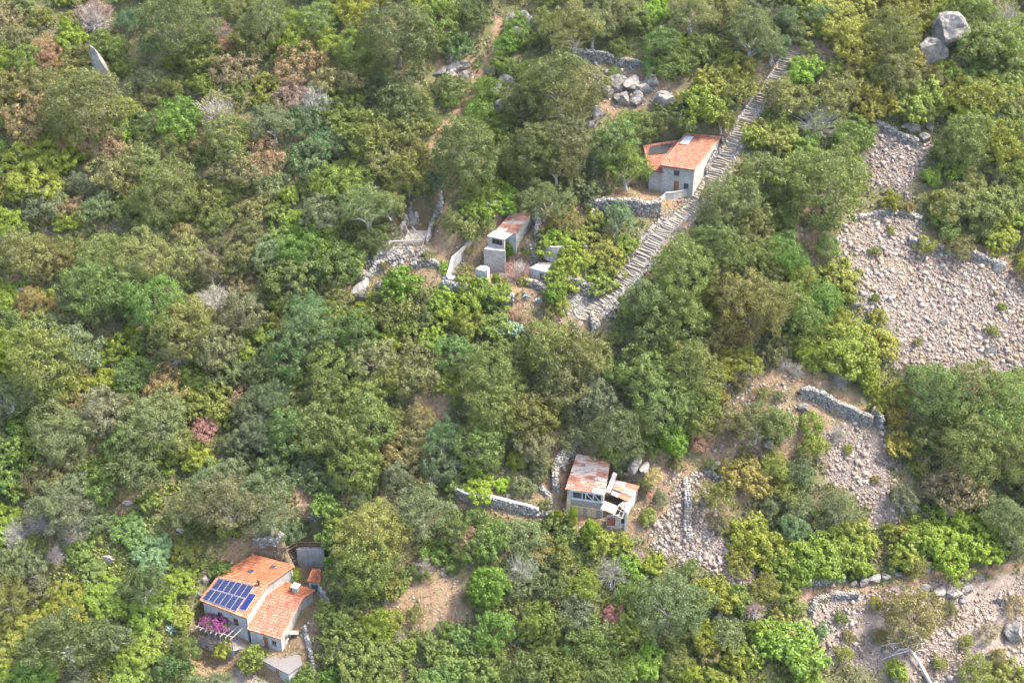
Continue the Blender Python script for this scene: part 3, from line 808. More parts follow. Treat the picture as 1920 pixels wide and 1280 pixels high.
def stair_sides():
    w = resample(sw, .25); k = rng.integers(0, len(w), 3600); side = rng.choice([-1, 1], len(k)); d = rng.gamma(2.2, .32, len(k)) + np.interp(k / len(w), [0, 1], [.95, 1.35])
    t = np.gradient(w[:, :2], axis=0); t /= np.linalg.norm(t, axis=1)[:, None]
    p = w[k].copy(); p[:, 0] += -t[k, 1] * side * d; p[:, 1] += t[k, 0] * side * d; p[:, 2] = H(p[:, 0], p[:, 1]) + .04
    o = link_mesh('stony_ground', stones_mesh('stony_ground', p, np.minimum(.15 * np.exp(rng.gamma(1.3, .28, len(k))), .5), 'wall_stone')); tag(o, 'loose cobbles lining both sides of the long stairway', 'stones', kind='stuff')
stair_sides()
def straw_stones():
    xs, ys = [], []
    for p in STRAW:
        a = abs(sum(p[i][0] * p[(i + 1) % len(p)][1] - p[(i + 1) % len(p)][0] * p[i][1] for i in range(len(p)))) / 2
        x, y = in_poly_points(p, int(a / 55)); xs.append(x); ys.append(y)
    x, y = np.concatenate(xs), np.concatenate(ys); p = P(x, y); s = .1 * np.exp(rng.gamma(1.3, .4, len(x)))
    k = np.ones(len(p), bool)
    for q in ([uFL, uFR, uBR, uBL], [mA, mB, gA, gB, gE, mE, mF, mD], [sA, sB, sC, sD], [rA, rB, rC, rD]): k &= ~inside([tuple(v[:2]) for v in q], p[:, 0], p[:, 1])
    o = link_mesh('stony_ground', stones_mesh('stony_ground', p[k], np.minimum(s[k], .6), 'scree_stone')); tag(o, 'small stones strewn over the dry clearings', 'stones', kind='stuff')
straw_stones()
def beside(off, i0, i1, step=.5):
    w = resample(sw, step)[i0:i1]; t = np.gradient(w[:, :2], axis=0); t /= np.linalg.norm(t, axis=1)[:, None]
    q = w.copy(); q[:, 0] += -t[:, 1] * off; q[:, 1] += t[:, 0] * off; q[:, 2] = H(q[:, 0], q[:, 1]); return q
NS = len(resample(sw, .5))
for a, b, off, hh, lb in ((6, 40, 1.5, .3, 'low stone kerb on the left of the upper stairway'), (int(NS * .40), int(NS * .47), 1.9, 1.4, 'parapet between the tiled house and the stairway'),
                      (int(NS * .80), NS, -2.1, .15, 'low stone kerb on the right of the lower stairway'), (int(NS * .66), int(NS * .80), 2.3, .3, 'tumbled kerb on the left of the lower stairway')):
    stone_wall('stone_kerb', None, hh, lb, world=beside(-off, a, b), thick=.5, cat='stone kerb')

# ------------------------------------------------------------------ building helpers
def wall_panel(t, A, B, zb, zA, zB, ops, mat, name='wall', depth=.22):
    """one facade from A to B (outside is to the right of A->B seen from above), with real openings"""
    A = np.array([A[0], A[1]]); B = np.array([B[0], B[1]]); L = np.linalg.norm(B - A); d = (B - A) / L
    out = np.array([d[1], -d[0]])
    m = MB()
    ss = sorted({0.0, L} | {v for o in ops for v in o[:2]}); zs = sorted({v for o in ops for v in o[2:4]})
    pt = lambda s, z, k=0.0: (A[0] + d[0] * s - out[0] * k, A[1] + d[1] * s - out[1] * k, z)
    ztop = lambda s: zA + (zB - zA) * s / L
    for a, b in zip(ss[:-1], ss[1:]):
        lv = [zb] + [zb + z for z in zs]
        lv = [z for z in lv if z < min(ztop(a), ztop(b)) - .02]
        for i, z0 in enumerate(lv):
            top = i == len(lv) - 1
            mid = (a + b) / 2; zm = z0 + .01
            z1 = None if top else lv[i + 1]
            if any(o[0] - 1e-6 <= a and b <= o[1] + 1e-6 and zb + o[2] - 1e-6 <= z0 and (z1 or 1e9) <= zb + o[3] + 1e-6 for o in ops): continue
            m.add([pt(a, z0), pt(b, z0), pt(b, ztop(b) if top else z1), pt(a, ztop(a) if top else z1)], [(0, 1, 2, 3)])
    # inner skin and top, so that the wall has thickness
    T = .32
    m.add([pt(0, zb, T), pt(L, zb, T), pt(L, zB, T), pt(0, zA, T), pt(0, zA), pt(L, zB), pt(0, zb), pt(L, zb)], [(3, 2, 1, 0), (4, 5, 2, 3), (6, 4, 3, 0), (7, 1, 2, 5)])
    for o in ops:
        s0, s1, z0, z1 = o[0], o[1], zb + o[2], zb + o[3]
        m.add([pt(s0, z0), pt(s1, z0), pt(s1, z1), pt(s0, z1), pt(s0, z0, depth), pt(s1, z0, depth), pt(s1, z1, depth), pt(s0, z1, depth)],
              [(0, 4, 5, 1), (1, 5, 6, 2), (2, 6, 7, 3), (3, 7, 4, 0)])
    w = m.build(name, mat, t)
    for o in ops:
        s0, s1, z0, z1, kind = o[0], o[1], zb + o[2], zb + o[3], o[4]
        fm = o[5] if len(o) > 5 else 'frame_white'
        D = np.array([d[0], d[1], 0]); O = np.array([out[0], out[1], 0])
        if kind == 'window':
            g = MB(); g.add([pt(s0, z0, depth - .04), pt(s1, z0, depth - .04), pt(s1, z1, depth - .04), pt(s0, z1, depth - .04)], [(0, 1, 2, 3)])
            wd = g.build('window', 'window_glass', t)
            f = MB(); wdt = .08; k = depth - .07
            f.bar(pt(s0, z0 + wdt / 2, k), pt(s1, z0 + wdt / 2, k), .06, wdt); f.bar(pt(s0, z1 - wdt / 2, k), pt(s1, z1 - wdt / 2, k), .06, wdt)
            for s in (s0 + wdt / 2, (s0 + s1) / 2, s1 - wdt / 2): f.bar(pt(s, z0 + wdt, k), pt(s, z1 - wdt, k), wdt, .06, (O[0], O[1], 0))
            f.build('frame', fm, wd)
            sl = MB(); sl.box(np.array(pt((s0 + s1) / 2, z0 - .05, -.05)), D * ((s1 - s0) / 2 + .1), O * .14, (0, 0, .05)); sl.build('sill', 'concrete', wd)
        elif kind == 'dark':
            g = MB(); g.add([pt(s0, z0, depth + .02), pt(s1, z0, depth + .02), pt(s1, z1, depth + .02), pt(s0, z1, depth + .02)], [(0, 1, 2, 3)]); g.build('opening_shade', 'inside_shade', t)  # near-black sheet behind the hole, painted in place of indoor shade
        else:
            g = MB(); nb = max(2, int((s1 - s0) / .3))
            for b in range(nb):
                u0 = s0 + (s1 - s0) * b / nb; u1 = s0 + (s1 - s0) * (b + 1) / nb - .015
                g.add([pt(u0, z0, depth - .05), pt(u1, z0, depth - .05), pt(u1, z1, depth - .05), pt(u0, z1, depth - .05), pt(u0, z0, depth), pt(u1, z0, depth), pt(u1, z1, depth), pt(u0, z1, depth)],
                      [(0, 1, 2, 3), (0, 4, 5, 1), (1, 5, 6, 2), (2, 6, 7, 3), (3, 7, 4, 0)])
            wd = g.build(kind, fm, t)
            hm = MB(); hm.box(np.array(pt(s0 + .15, z0 + 1.05 if z1 - z0 > 1.6 else (z0 + z1) / 2, depth - .09)), D * .03, O * .04, (0, 0, .07)); hm.build('handle', 'dark_metal', wd)
    return w

def shrink(q, k):
    q = [np.asarray(p, float) for p in q]; c = sum(q) / len(q)
    return [p + nrm(c - p) * k for p in q]

def roof_quad(t, A, B, C, D, mat, thick=.22, pitch=.27, course=.50, tiles=True, lift=.0, tile_mat_=None):
    A, B, C, D = (np.asarray(p, float) for p in (A, B, C, D)); up = np.array([0, 0, 1.0])
    m = MB(); m.hexa([p - up * thick for p in (A, B, C, D)], [A, B, C, D]); r = m.build('roof', mat, t)
    if not tiles: return r
    W = (np.linalg.norm(B - A) + np.linalg.norm(C - D)) / 2; L = (np.linalg.norm(D - A) + np.linalg.norm(C - B)) / 2
    nc, nr = int(W / pitch), int(L / course)
    bl = lambda s, q: A * (1 - s) * (1 - q) + B * s * (1 - q) + C * s * q + D * (1 - s) * q
    N = nrm(np.cross(B - A, D - A)); 
    if N[2] < 0: N = -N
    prof = [(0, 0.0), (.22, .055), (.5, .085), (.78, .055), (1, 0.0)]
    V = []; F = []
    for j in range(nr):
        q0 = j / nr - .012; q1 = (j + 1) / nr
        for i in range(nc):
            b = len(V)
            jit = random.uniform(-.004, .004)
            for q, lf in ((q0, .13), (q1, .01)):
                for s, h in prof: V.append(bl((i + .03 + s * .94) / nc, q + jit) + N * (h + lf))
            F += [(b + k, b + k + 1, b + 6 + k, b + 5 + k) for k in range(4)]
    org = np.array(t.location)
    me = raw_mesh('roof_tiles', np.array(V) - org, F, tile_mat_ or mat)
    o = link_mesh('roof_tiles', me, r); o['kind'] = 'stuff'
    rd = MB()                                   # ridge / verge tiles
    for a, b in ((D, C), (A, D), (B, C)): rd.tube([a + N * .06, b + N * .06], [.12, .12], 6)
    rd.build('edge_tiles', mat, r)
    return r

def solar_panel(t, A, B, C, D, glass='solar_glass', name='solar_panel', label=None, lift=.27):
    A, B, C, D = (np.asarray(p, float) for p in (A, B, C, D)); N = nrm(np.cross(B - A, D - A)); N = N if N[2] > 0 else -N
    m = MB(); q = [p + N * lift for p in (A, B, C, D)]; m.hexa([p - N * .04 for p in q], q)
    f = m.build(name, 'dark_metal' if glass == 'dark_solar' else 'panel_frame', t)
    c = sum(q) / 4; g = MB(); ins = [p + (c - p) * .045 + N * .035 for p in q]; g.add(ins, [(0, 1, 2, 3)])
    W, L = np.linalg.norm(B - A), np.linalg.norm(D - A); g.uv = [(0, 0), (W, 0), (W, L), (0, L)]
    g.build('glass', glass, f)
    if label: f['label'] = label
    return f

def lerp2(A, B, C, D, s, q):
    A, B, C, D = (np.asarray(p, float) for p in (A, B, C, D)); return A * (1 - s) * (1 - q) + B * s * (1 - q) + C * s * q + D * (1 - s) * q

# ------------------------------------------------------------------ tiled stone house by the stairway
t = thing('stone_house', (uFR + uFL + uBR + uBL)[:3] / 4 * [1, 1, 0] + [0, 0, UH], 'stone house with salmon tiled roof beside the long stairway', 'house')
fl, fr, br, bl = shrink([uFL, uFR, uBR, uBL], .35)
zt = lambda p: p[2] - .2
wall_panel(t, fl, fr, UH - 1.0, zt(fl), zt(fr), [(2.3, 3.25, 1.0, 3.3, 'door', 'door_brown'), (4.1, 5.0, 1.9, 3.1, 'window', 'shutter'), (2.2, 3.2, 4.3, 5.3, 'window', 'shutter')], 'masonry')
wall_panel(t, fr, br, UH - 1.0, zt(fr), zt(br), [], 'pale_masonry')  # sunlit side in a paler, warmer stone: sunlight put into the colour
wall_panel(t, br, bl, UH - 1.0, zt(br), zt(bl), [], 'masonry')
wall_panel(t, bl, fl, UH - 1.0, zt(bl), zt(fl), [], 'masonry')
roof_quad(t, uFL, uFR, uBR, uBL, 'tile_salmon')
gl, gr_, hr, hl = shrink([wFL, wFR, wBR, wBL], .3)
wall_panel(t, gl, gr_, UH - 1.0, zt(gl), zt(gr_), [], 'masonry'); wall_panel(t, hl, gl, UH - 1.0, zt(hl), zt(gl), [(4.5, 5.4, 2.0, 3.0, 'window', 'shutter')], 'masonry'); wall_panel(t, hr, hl, UH - 1, zt(hr), zt(hl), [], 'masonry')
roof_quad(t, wFL, wFR, wBR, wBL, 'tile_salmon')
q = (wFL, wFR, wBR, wBL)
solar_panel(t, *[lerp2(*q, a_, b_) for a_, b_ in ((.06, .58), (.74, .58), (.84, .90), (.16, .90))], 'dark_solar', label='dark grey solar panel on the left wing roof', lift=.22)
q = (uFL, uFR, uBR, uBL)
sk = [lerp2(*q, a, b) for a, b in ((.06, .66), (.30, .66), (.30, .92), (.06, .92))]
solar_panel(t, *sk, 'sky_reflection_glass', 'skylight', 'skylight with painted pale blue-grey sky reflection high on the roof', .25)
m = MB(); v = lerp2(*q, .17, .13); m.tube([v, v + [0, 0, .7]], [.14, .12], 8); m.build('vent_pipe', 'terracotta', t)
m = MB(); m.tube([uFL + [0, -.08, -.1], uFR + [0, -.08, -.1]], [.09, .09], 6); m.build('gutter', 'gutter', t)
# parapet in front
pw = [PZ(1248, 362, UH + .9), PZ(1262, 361, UH + .9), PZ(1302, 352, UH + .9)]
def low_wall(name, pts, zb, h, thick, mat, label, cat='wall', cap=None):
    c = np.mean(pts, axis=0); m = MB()
    for a, b in zip(pts[:-1], pts[1:]):
        a, b = np.array(a, float), np.array(b, float); d = nrm((b - a) * [1, 1, 0]); s = np.array([-d[1], d[0], 0]) * thick / 2
        za = a[2]; zb_ = b[2]; B0 = zb
        m.hexa([np.array([*(a - s)[:2], B0]), np.array([*(b - s)[:2], B0]), np.array([*(b + s)[:2], B0]), np.array([*(a + s)[:2], B0])], [a - s, b - s, b + s, a + s])
    o = m.build(name, mat, None, Vector((c[0], c[1], zb))); tag(o, label, cat, kind='thing')
    if cap:
        k = MB()
        for a, b in zip(pts[:-1], pts[1:]):
            a, b = np.array(a, float), np.array(b, float); d = nrm((b - a) * [1, 1, 0]); s = np.array([-d[1], d[0], 0]) * (thick / 2 + .06)
            e = np.array([0, 0, .1]); k.hexa([a - s + e * .02, b - s + e * .02, b + s + e * .02, a + s + e * .02], [a - s + e, b - s + e, b + s + e, a + s + e])
        k.build('coping', cap, o, Vector((c[0], c[1], zb)))
    return o
low_wall('parapet_wall', pw, UH - 3.2, 0, .4, 'pale_masonry', 'pale masonry parapet wall in front of the tiled house', cap='plaster_white_and_lit')
low_wall('parapet_wall', [PZ(1238, 372, UH + .2), PZ(1248, 362, UH + .9)], UH - 3.2, 0, .4, 'masonry', 'short shaded end of the parapet left of the tiled house door')  # greyer stone than the front length: its shade is put into the colour
low_wall('retaining_wall', [PZ(1362, 248, UH + 6.6), PZ(1372, 240, UH + 8.2)], UH + 3, 0, .5, 'masonry', 'square grey pier behind the tiled house beside the stairway')

# ------------------------------------------------------------------ house with solar panels
t = thing('plastered_house', [(mA[0] + gB[0]) / 2, (mA[1] + mE[1]) / 2, LH], 'plastered house with orange tiled roofs and blue solar panels', 'house')
a, b, c, d = mA, mB, mC, mD
roof_quad(t, a, b, c, d, 'tile_orange', tile_mat_='tile_pale'); roof_quad(t, d, c, mE, mF, 'tile_orange')
roof_quad(t, gA, gB, gC, gD, 'tile_salmon'); roof_quad(t, gD, gC, gE, gF, 'tile_orange')
na, nb = shrink([a, b, mE, mF], .4)[:2]; nE, nF = shrink([a, b, mE, mF], .4)[2:]
nd = d + nrm(c - d) * .4; nc = c + nrm(d - c) * .3
zl = LH - 1.0
wall_panel(t, na, nb, zl, zt(na), zt(nb), [(2.6, 3.6, 3.2, 4.9, 'shutter', 'shutter'), (5.6, 6.6, 3.2, 4.9, 'shutter', 'shutter'), (3.2, 4.3, 1.0, 3.0, 'door', 'wood_brown')], 'plaster_grey_and_shaded')
wall_panel(t, nb, nc, zl, zt(nb), zt(nc), [], 'plaster_white_and_lit'); wall_panel(t, nc, nE, zl, zt(nc), zt(nE), [], 'plaster_white_and_lit')  # sun-facing walls in the warmer plaster, sunlight painted into it
wall_panel(t, nE, nF, zl, zt(nE), zt(nF), [], 'plaster_white_and_lit'); wall_panel(t, nF, nd, zl, zt(nF), zt(nd), [], 'plaster_grey_and_shaded'); wall_panel(t, nd, na, zl, zt(nd), zt(na), [], 'plaster_grey_and_shaded')
ga, gb = shrink([gA, gB, gE, gF], .35)[:2]; ge, gf = shrink([gA, gB, gE, gF], .35)[2:]; gc = gC + nrm(gD - gC) * .35
wall_panel(t, ga, gb, zl, zt(ga), zt(gb), [(2.2, 3.1, 1.0, 3.1, 'door', 'door_brown'), (3.7, 4.6, 1.9, 2.9, 'window', 'door_brown')], 'plaster_grey_and_shaded')
wall_panel(t, gb, gc, zl, zt(gb), zt(gc), [(1.2, 2.0, 2.0, 3.0, 'window', 'door_brown')], 'plaster_white_and_lit'); wall_panel(t, gc, ge, zl, zt(gc), zt(ge), [], 'plaster_white_and_lit'); wall_panel(t, ge, gf, zl, zt(ge), zt(gf), [], 'plaster_white_and_lit')  # wing's sun-facing walls: warmer plaster carries painted sunlight
for r in range(2):
    for k in range(6):
        s0, s1 = .045 + k * .122, .045 + (k + 1) * .122 - .008
        q0, q1 = .05 + r * .42, .05 + (r + 1) * .42 - .02
        sh = .015 * r
        solar_panel(t, lerp2(a, b, c, d, s0 + sh, q0), lerp2(a, b, c, d, s1 + sh, q0), lerp2(a, b, c, d, s1 + sh, q1), lerp2(a, b, c, d, s0 + sh, q1))
solar_panel(t, *[lerp2(a, b, c, d, x, y) for x, y in ((.80, .13), (.93, .15), (.93, .66), (.80, .64))], 'thermal_glass', label='single deep blue thermal panel right of the array')
for s, q_, lb in ((.37, .3, 'left of two dark skylights'), (.62, .66, 'right of two dark skylights')):
    f = (d, c, mE, mF); solar_panel(t, *[lerp2(*f, s + x, q_ + y) for x, y in ((0, 0), (.11, 0), (.11, .12), (0, .12))], 'window_glass', 'skylight', lb, .25)
v = lerp2(a, b, c, d, .85, .93); m = MB(); m.tube([v, v + [0, 0, .8]], [.16, .16], 8); m.tube([v + [0, 0, .8], v + [0, 0, 1.0]], [.28, .2], 8); m.build('vent_pipe', 'dark_metal', t)
v = lerp2(gD, gC, gE, gF, .62, .55); m = MB(); m.box(v + [0, 0, .4], (.42, -.15, 0), (.15, .42, 0), (0, 0, .6)); ch = m.build('chimney', 'plaster_white_and_lit', t)
m = MB(); m.box(v + [0, 0, 1.12], (.52, -.2, 0), (.2, .52, 0), (0, 0, .06)); m.box(v + [0, 0, 1.32], (.3, -.1, 0), (.1, .3, 0), (0, 0, .14)); m.build('chimney_cap', 'white_vent', ch)
m = MB(); m.tube([nb + [.02, -.12, -.2], np.array([nb[0] + .02, nb[1] - .12, LH])], [.07, .07], 6); m.build('drain_pipe', 'black_pipe', t)
# terrace wall and pergola
T0, T1, T2 = PZ(371, 1198, LH), PZ(436, 1219, LH), PZ(464, 1214, LH)
tb = thing('terrace', (T0 + T1) / 2 + [0, 0, -3], 'raised grey terrace with lower storey under the bougainvillea pergola', 'terrace')
wall_panel(tb, T0 + [0, 0, 0], T1, LH - 3.6, LH - .05, LH - .05, [(1.0, 1.9, 1.0, 2.9, 'door', 'wood_grey'), (2.6, 3.2, 1.4, 2.7, 'window', 'frame_white'), (4.2, 5.1, 1.0, 2.9, 'door', 'wood_grey')], 'plaster_grey_and_shaded')
wall_panel(tb, PZ(378, 1172, LH), T0, LH - 3.6, LH - .05, LH - .05, [], 'plaster_grey_and_shaded'); wall_panel(tb, T1, T2 + [.3, 1.5, 0], LH - 3.6, LH - .05, LH - .05, [], 'concrete')
m = MB(); m.hexa([p + [0, 0, -.04] for p in (T0 + [-.15, -.15, 0], T1 + [.15, -.15, 0], T2, PZ(440, 1185, LH), PZ(378, 1168, LH))], [p + [0, 0, .05] for p in (T0 + [-.15, -.15, 0], T1 + [.15, -.15, 0], T2, PZ(440, 1185, LH), PZ(378, 1168, LH))]); m.build('floor', 'paving', tb)
m = MB()
for k in range(8):
    p = T0 + (T1 - T0) * k / 7; m.bar(p, p + [0, 0, 1.0], .06)
m.bar(T0 + [0, 0, 1.0], T1 + [0, 0, 1.0], .07); m.bar(T0 + [0, 0, .55], T1 + [0, 0, .55], .05); m.build('railing', 'wood_brown', tb)
pg = thing('pergola', (T0 + T1) / 2, 'white wooden pergola beams over the terrace', 'pergola')
ph = 2.5
for k in range(4):
    p = T0 + (T1 - T0) * k / 3 + [0, .25, 0]; m = MB(); m.bar(p, p + [0, 0, ph], .13); m.build('post', 'rafter', pg)
m = MB(); m.bar(T0 + [-.3, .25, ph + .08], T1 + [.3, .25, ph + .08], .14); m.build('beam', 'rafter', pg)
for k in range(8):
    p = T0 + (T1 - T0) * (k / 7) + [0, -.5, ph + .22]; e = p + np.array([ldir[0], ldir[1], 0]) * 4.2; m = MB(); m.bar(p, e, .10, .14); m.build('rafter', 'rafter', pg)
# lower flat-roofed annex
L2 = LH - .3
n0, n1, n2, n3, n4 = PZ(497, 1238, L2), PZ(541, 1262, L2), PZ(563, 1246, L2), PZ(556, 1218, L2), PZ(520, 1215, L2)
ax = thing('flat_roofed_annex', np.mean([n0, n1, n2, n3], axis=0) - [0, 0, 2.3], 'low annex with rounded grey flat roof below the orange roofs', 'annex')
wall_panel(ax, n0, n1, L2 - 3.2, L2 - .1, L2 - .1, [(1.9, 2.8, .8, 2.7, 'door', 'door_brown')], 'plaster_grey_and_shaded'); wall_panel(ax, n1, n2, L2 - 3.2, L2 - .1, L2 - .1, [], 'concrete'); wall_panel(ax, PZ(476, 1232, L2), n0, L2 - 3.2, L2 - .1, L2 - .1, [], 'plaster_grey_and_shaded'); wall_panel(ax, n2, n3, L2 - 3.2, L2 - .1, L2 - .1, [], 'concrete')
top = [n0 + [-.2, -.2, 0], n1 + [0, -.25, 0], n2 + [.3, 0, 0], n3 + [.3, .2, 0], n4, PZ(500, 1220, L2), PZ(478, 1228, L2)]
m = MB(); m.hexa([p + [0, 0, -.1] for p in top], [p + [0, 0, .1] for p in top]); m.build('flat_roof', 'roof_membrane', ax)
# lower courtyard
yz = LH - 2.86
yd = [PZ(440, 1252, yz), PZ(478, 1264, yz), PZ(535, 1293, yz), PZ(470, 1312, yz), PZ(428, 1284, yz)]
m = MB(); m.hexa([p - [0, 0, .3] for p in yd], yd); o = m.build('courtyard_paving', 'paving', None, Vector(yd[0])); o['kind'] = 'structure'
# small shed with green door
z0 = float(P(594, 1118)[2]); ze = z0 + 2.4
k0, k1, k2, k3 = PZ(577, 1090, ze), PZ(600, 1092, ze), PZ(601, 1068, ze + .7), PZ(586, 1067, ze + .7)
ts = thing('garden_shed', (k0 + k1) / 2 * [1, 1, 0] + [0, 0, z0], 'small shed with orange tiled roof and green door', 'shed')
roof_quad(ts, k0, k1, k2, k3, 'tile_orange'); s0, s1, s2, s3 = shrink([k0, k1, k2, k3], .2)
wall_panel(ts, s0, s1, z0 - .8, zt(s0), zt(s1), [(.25, 1.6, .8, 2.6, 'door', 'door_green')], 'plaster_grey_and_shaded'); wall_panel(ts, s1, s2, z0 - .8, zt(s1), zt(s2), [], 'plaster_white_and_lit'); wall_panel(ts, s3, s0, z0 - .8, zt(s3), zt(s0), [], 'plaster_grey_and_shaded')  # shed plaster painted lit on the right, shaded on front and left
low_wall('side_wall', [PZ(601, 1098, ze - .3), PZ(608, 1132, z0 + .6)], z0 - 3, 0, .35, 'concrete', 'grey wall dropping down right of the green-doored shed')
# grey concrete wall behind, fence on it
zc = CW
low_wall('concrete_wall', [PZ(556, 1028, zc + 3.6), PZ(607, 1028, zc + 3.6)], zc - .5, 0, .5, 'concrete', 'tall weathered grey wall behind the orange roofs', cap='concrete')
f0, f1 = P(484, 1032), P(604, 1026)
ft = thing('wooden_fence', (f0 + f1) / 2, 'rustic brown wooden fence above the solar-panelled house', 'fence')
pts = [P(x, y) for x, y in ((486, 1035), (512, 1036), (537, 1038), (558, 1026), (582, 1026), (606, 1026))]; pts[3], pts[4], pts[5] = (PZ(x, 1028, zc + 3.6) for x in (558, 582, 606))
for i, p in enumerate(pts):
    if i > 2: p[2] = zc + 3.6
    m = MB(); m.tube([p - [0, 0, .3], p + [0, 0, 1.5]], [.12, .10], 7); m.build('post', 'wood_brown', ft)
for p, q_ in zip(pts[:-1], pts[1:]):
    for h in (.7, 1.3):
        m = MB(); m.tube([p + [0, 0, h + random.uniform(-.05, .05)], q_ + [0, 0, h + random.uniform(-.05, .05)]], [.085, .08], 6); m.build('rail', 'wood_brown', ft)

# ------------------------------------------------------------------ corrugated sheets
def sheet(t, A, B, C, D, mat, name='roof_sheet', lift=.0, wav=.05, pitch=.18, holes=0, sag=.05):
    A, B, C, D = (np.asarray(p, float) for p in (A, B, C, D)); N = nrm(np.cross(B - A, D - A)); N = N if N[2] > 0 else -N
    nx = max(8, int(np.linalg.norm(B - A) / pitch * 4)); nx = min(nx, 60); ny = 4
    V = []; F = []
    for j in range(ny + 1):
        for i in range(nx + 1):
            p = lerp2(A, B, C, D, i / nx, j / ny) + N * (lift + wav * .5 * math.cos(i * math.pi / 2) + random.uniform(-.012, .012) - sag * math.sin(math.pi * j / ny) * random.uniform(.3, 1))
            V.append(p)
    for j in range(ny):
        for i in range(nx): F.append((j * (nx + 1) + i, j * (nx + 1) + i + 1, (j + 1) * (nx + 1) + i + 1, (j + 1) * (nx + 1) + i))
    m = MB(); m.add(V, F); m.add([v - N * .02 for v in V], [f[::-1] for f in F])
    return m.build(name, mat, t)

# ------------------------------------------------------------------ rusty shed
t = thing('derelict_shed', (sA + sB) / 2 * [1, 1, 0] + [0, 0, SH], 'derelict shed with rusty corrugated roof and broken annex', 'shed')
fa, fb, fc, fd = shrink([sA, sB, sC, sD], .35)
wall_panel(t, fa, fb, SH - .8, zt(fa), zt(fb), [(.75, 5.6, 4.2, 5.6, 'dark')], 'plaster_grey_and_shaded', depth=.3)
wall_panel(t, fb, fc, SH - .8, zt(fb), zt(fc), [], 'ruin_masonry'); wall_panel(t, fc, fd, SH - .8, zt(fc), zt(fd), [], 'ruin_masonry'); wall_panel(t, fd, fa, SH - .8, zt(fd), zt(fa), [], 'ruin_masonry')
dv = nrm((fb - fa) * [1, 1, 0]); ov = np.array([dv[1], -dv[0], 0]); base = np.array([fa[0], fa[1], SH - .8])
at = lambda s, z, k=0.0: base + dv * s + np.array([0, 0, z]) + ov * k
for s in (.8, 2.4, 3.0, 4.2, 5.55):
    m = MB(); m.bar(at(s, 4.2, .05), at(s, 5.6, .05), .12, .08, ov); m.build('window_post', 'frame_white', t)
for s in (3.05, 4.25):
    m = MB(); m.bar(at(s, 5.55, .05), at(s + 1.15, 4.25, .05), .12, .06, ov); m.build('brace', 'frame_white', t)
for z, mt, s0, s1, k in ((5.65, 'frame_white', .5, 5.9, .05), (4.14, 'frame_white', .5, 5.9, .05), (2.7, 'wood_ochre', .3, 6.1, .12)):
    m = MB(); m.bar(at(s0, z, k), at(s1, z, k), .1, .16); m.build('beam', mt, t)
for i in range(6):
    z = 2.88 + i * .2; m = MB(); m.bar(at(.7, z, .03), at(5.8, z + random.uniform(-.02, .02), .03), .05, .16); m.build('plank', 'wood_grey', t)
for i in range(7):
    s = .9 + i * .7; m = MB(); m.bar(at(s, .1, .02 + .01 * (i % 2)), at(s + random.uniform(-.1, .1), 2.6, .03), .62, .05, ov); m.build('plank', 'wood_ochre' if i % 3 else 'wood_grey', t)
m = MB(); m.bar(at(.2, 0, .05), at(.25, 4.1, .05), .6, .3, ov); m.build('pillar', 'wood_ochre', t)
rows = 6; e0 = .05
for j in range(rows):
    for k in range(3):
        q0, q1 = j / rows - .03, (j + 1) / rows + .02; s0, s1 = k / 3 - .01, (k + 1) / 3 + .01
        o = random.uniform(-.012, .012); lf = .02 + .025 * (k % 2) + .03 * ((rows - j) % 2) + random.uniform(0, .03)
        sheet(t, *[lerp2(sA, sB, sC, sD, x, y) for x, y in ((s0, q0 + o), (s1, q0 - o), (s1, q1 - o), (s0, q1 + o))], 'rust_roof' if (j, k) in ((1, 0), (1, 1), (3, 2)) else 'rust_sheet', lift=lf)
m = MB(); m.hexa([p - [0, 0, .16] for p in (sA, sB, sC, sD)], [p - [0, 0, .08] for p in (sA, sB, sC, sD)]); m.build('roof_deck', 'wood_grey', t)
for k in range(8):
    p = lerp2(sA, sB, sC, sD, random.uniform(.05, .95), random.uniform(.05, .95)); o = link_mesh('weight_stone', ROCKS[k % 7], t); o.location = Vector(p) - t.location + Vector((0, 0, .12)); o.scale = (.18, .16, .1)
# annex
xE = SE - 1.3
xa, xb, xc, xd = PZ(1142, 923, xE), PZ(1178, 940, xE - .2), PZ(1198, 911, xE + .3), PZ(1148, 899, xE + .5)
wl2 = lambda A, B, mt: wall_panel(t, A, B, SH - .8, A[2] - .15, B[2] - .15, [], mt)
wl2(PZ(1176, 958, xE - .9), xb + [-.2, 0, 0], 'plaster_grey_and_shaded'); wl2(xb + [-.2, 0, 0], xc + [-.2, 0, 0], 'plaster_grey_and_shaded'); wl2(xc + [-.2, -.2, 0], xd + [0, -.2, 0], 'ruin_masonry')
for j in range(3):
    for k in range(2):
        q0, q1 = j / 3 - .02, (j + 1) / 3 + .02; s0, s1 = k / 2 - .02, (k + 1) / 2 + .02
        if (j, k) == (0, 0): s0 += .12
        dz = np.array([0, 0, random.uniform(-.12, .12)])
        pts4 = [lerp2(xa, xb, xc, xd, x + random.uniform(-.02, .02), y) + dz for x, y in ((s0, q0), (s1, q0), (s1, q1), (s0, q1))]
        sheet(t, *pts4, 'rust_roof' if (j + k) % 2 else 'rust_sheet', lift=.06 * (j % 2) + .03 * k)
ya, yb, yc, yd2 = PZ(1126, 953, xE - 1.0), PZ(1152, 964, xE - 1.1), PZ(1158, 948, xE - .6), PZ(1134, 938, xE - .4)
sheet(t, ya, yb, yc, yd2, 'pale_sheet', 'fallen_sheet'); sheet(t, PZ(1160, 946, xE - .7), PZ(1176, 962, xE - 1.2), PZ(1184, 946, xE - .6), PZ(1170, 938, xE - .4), 'pale_sheet', 'fallen_sheet')
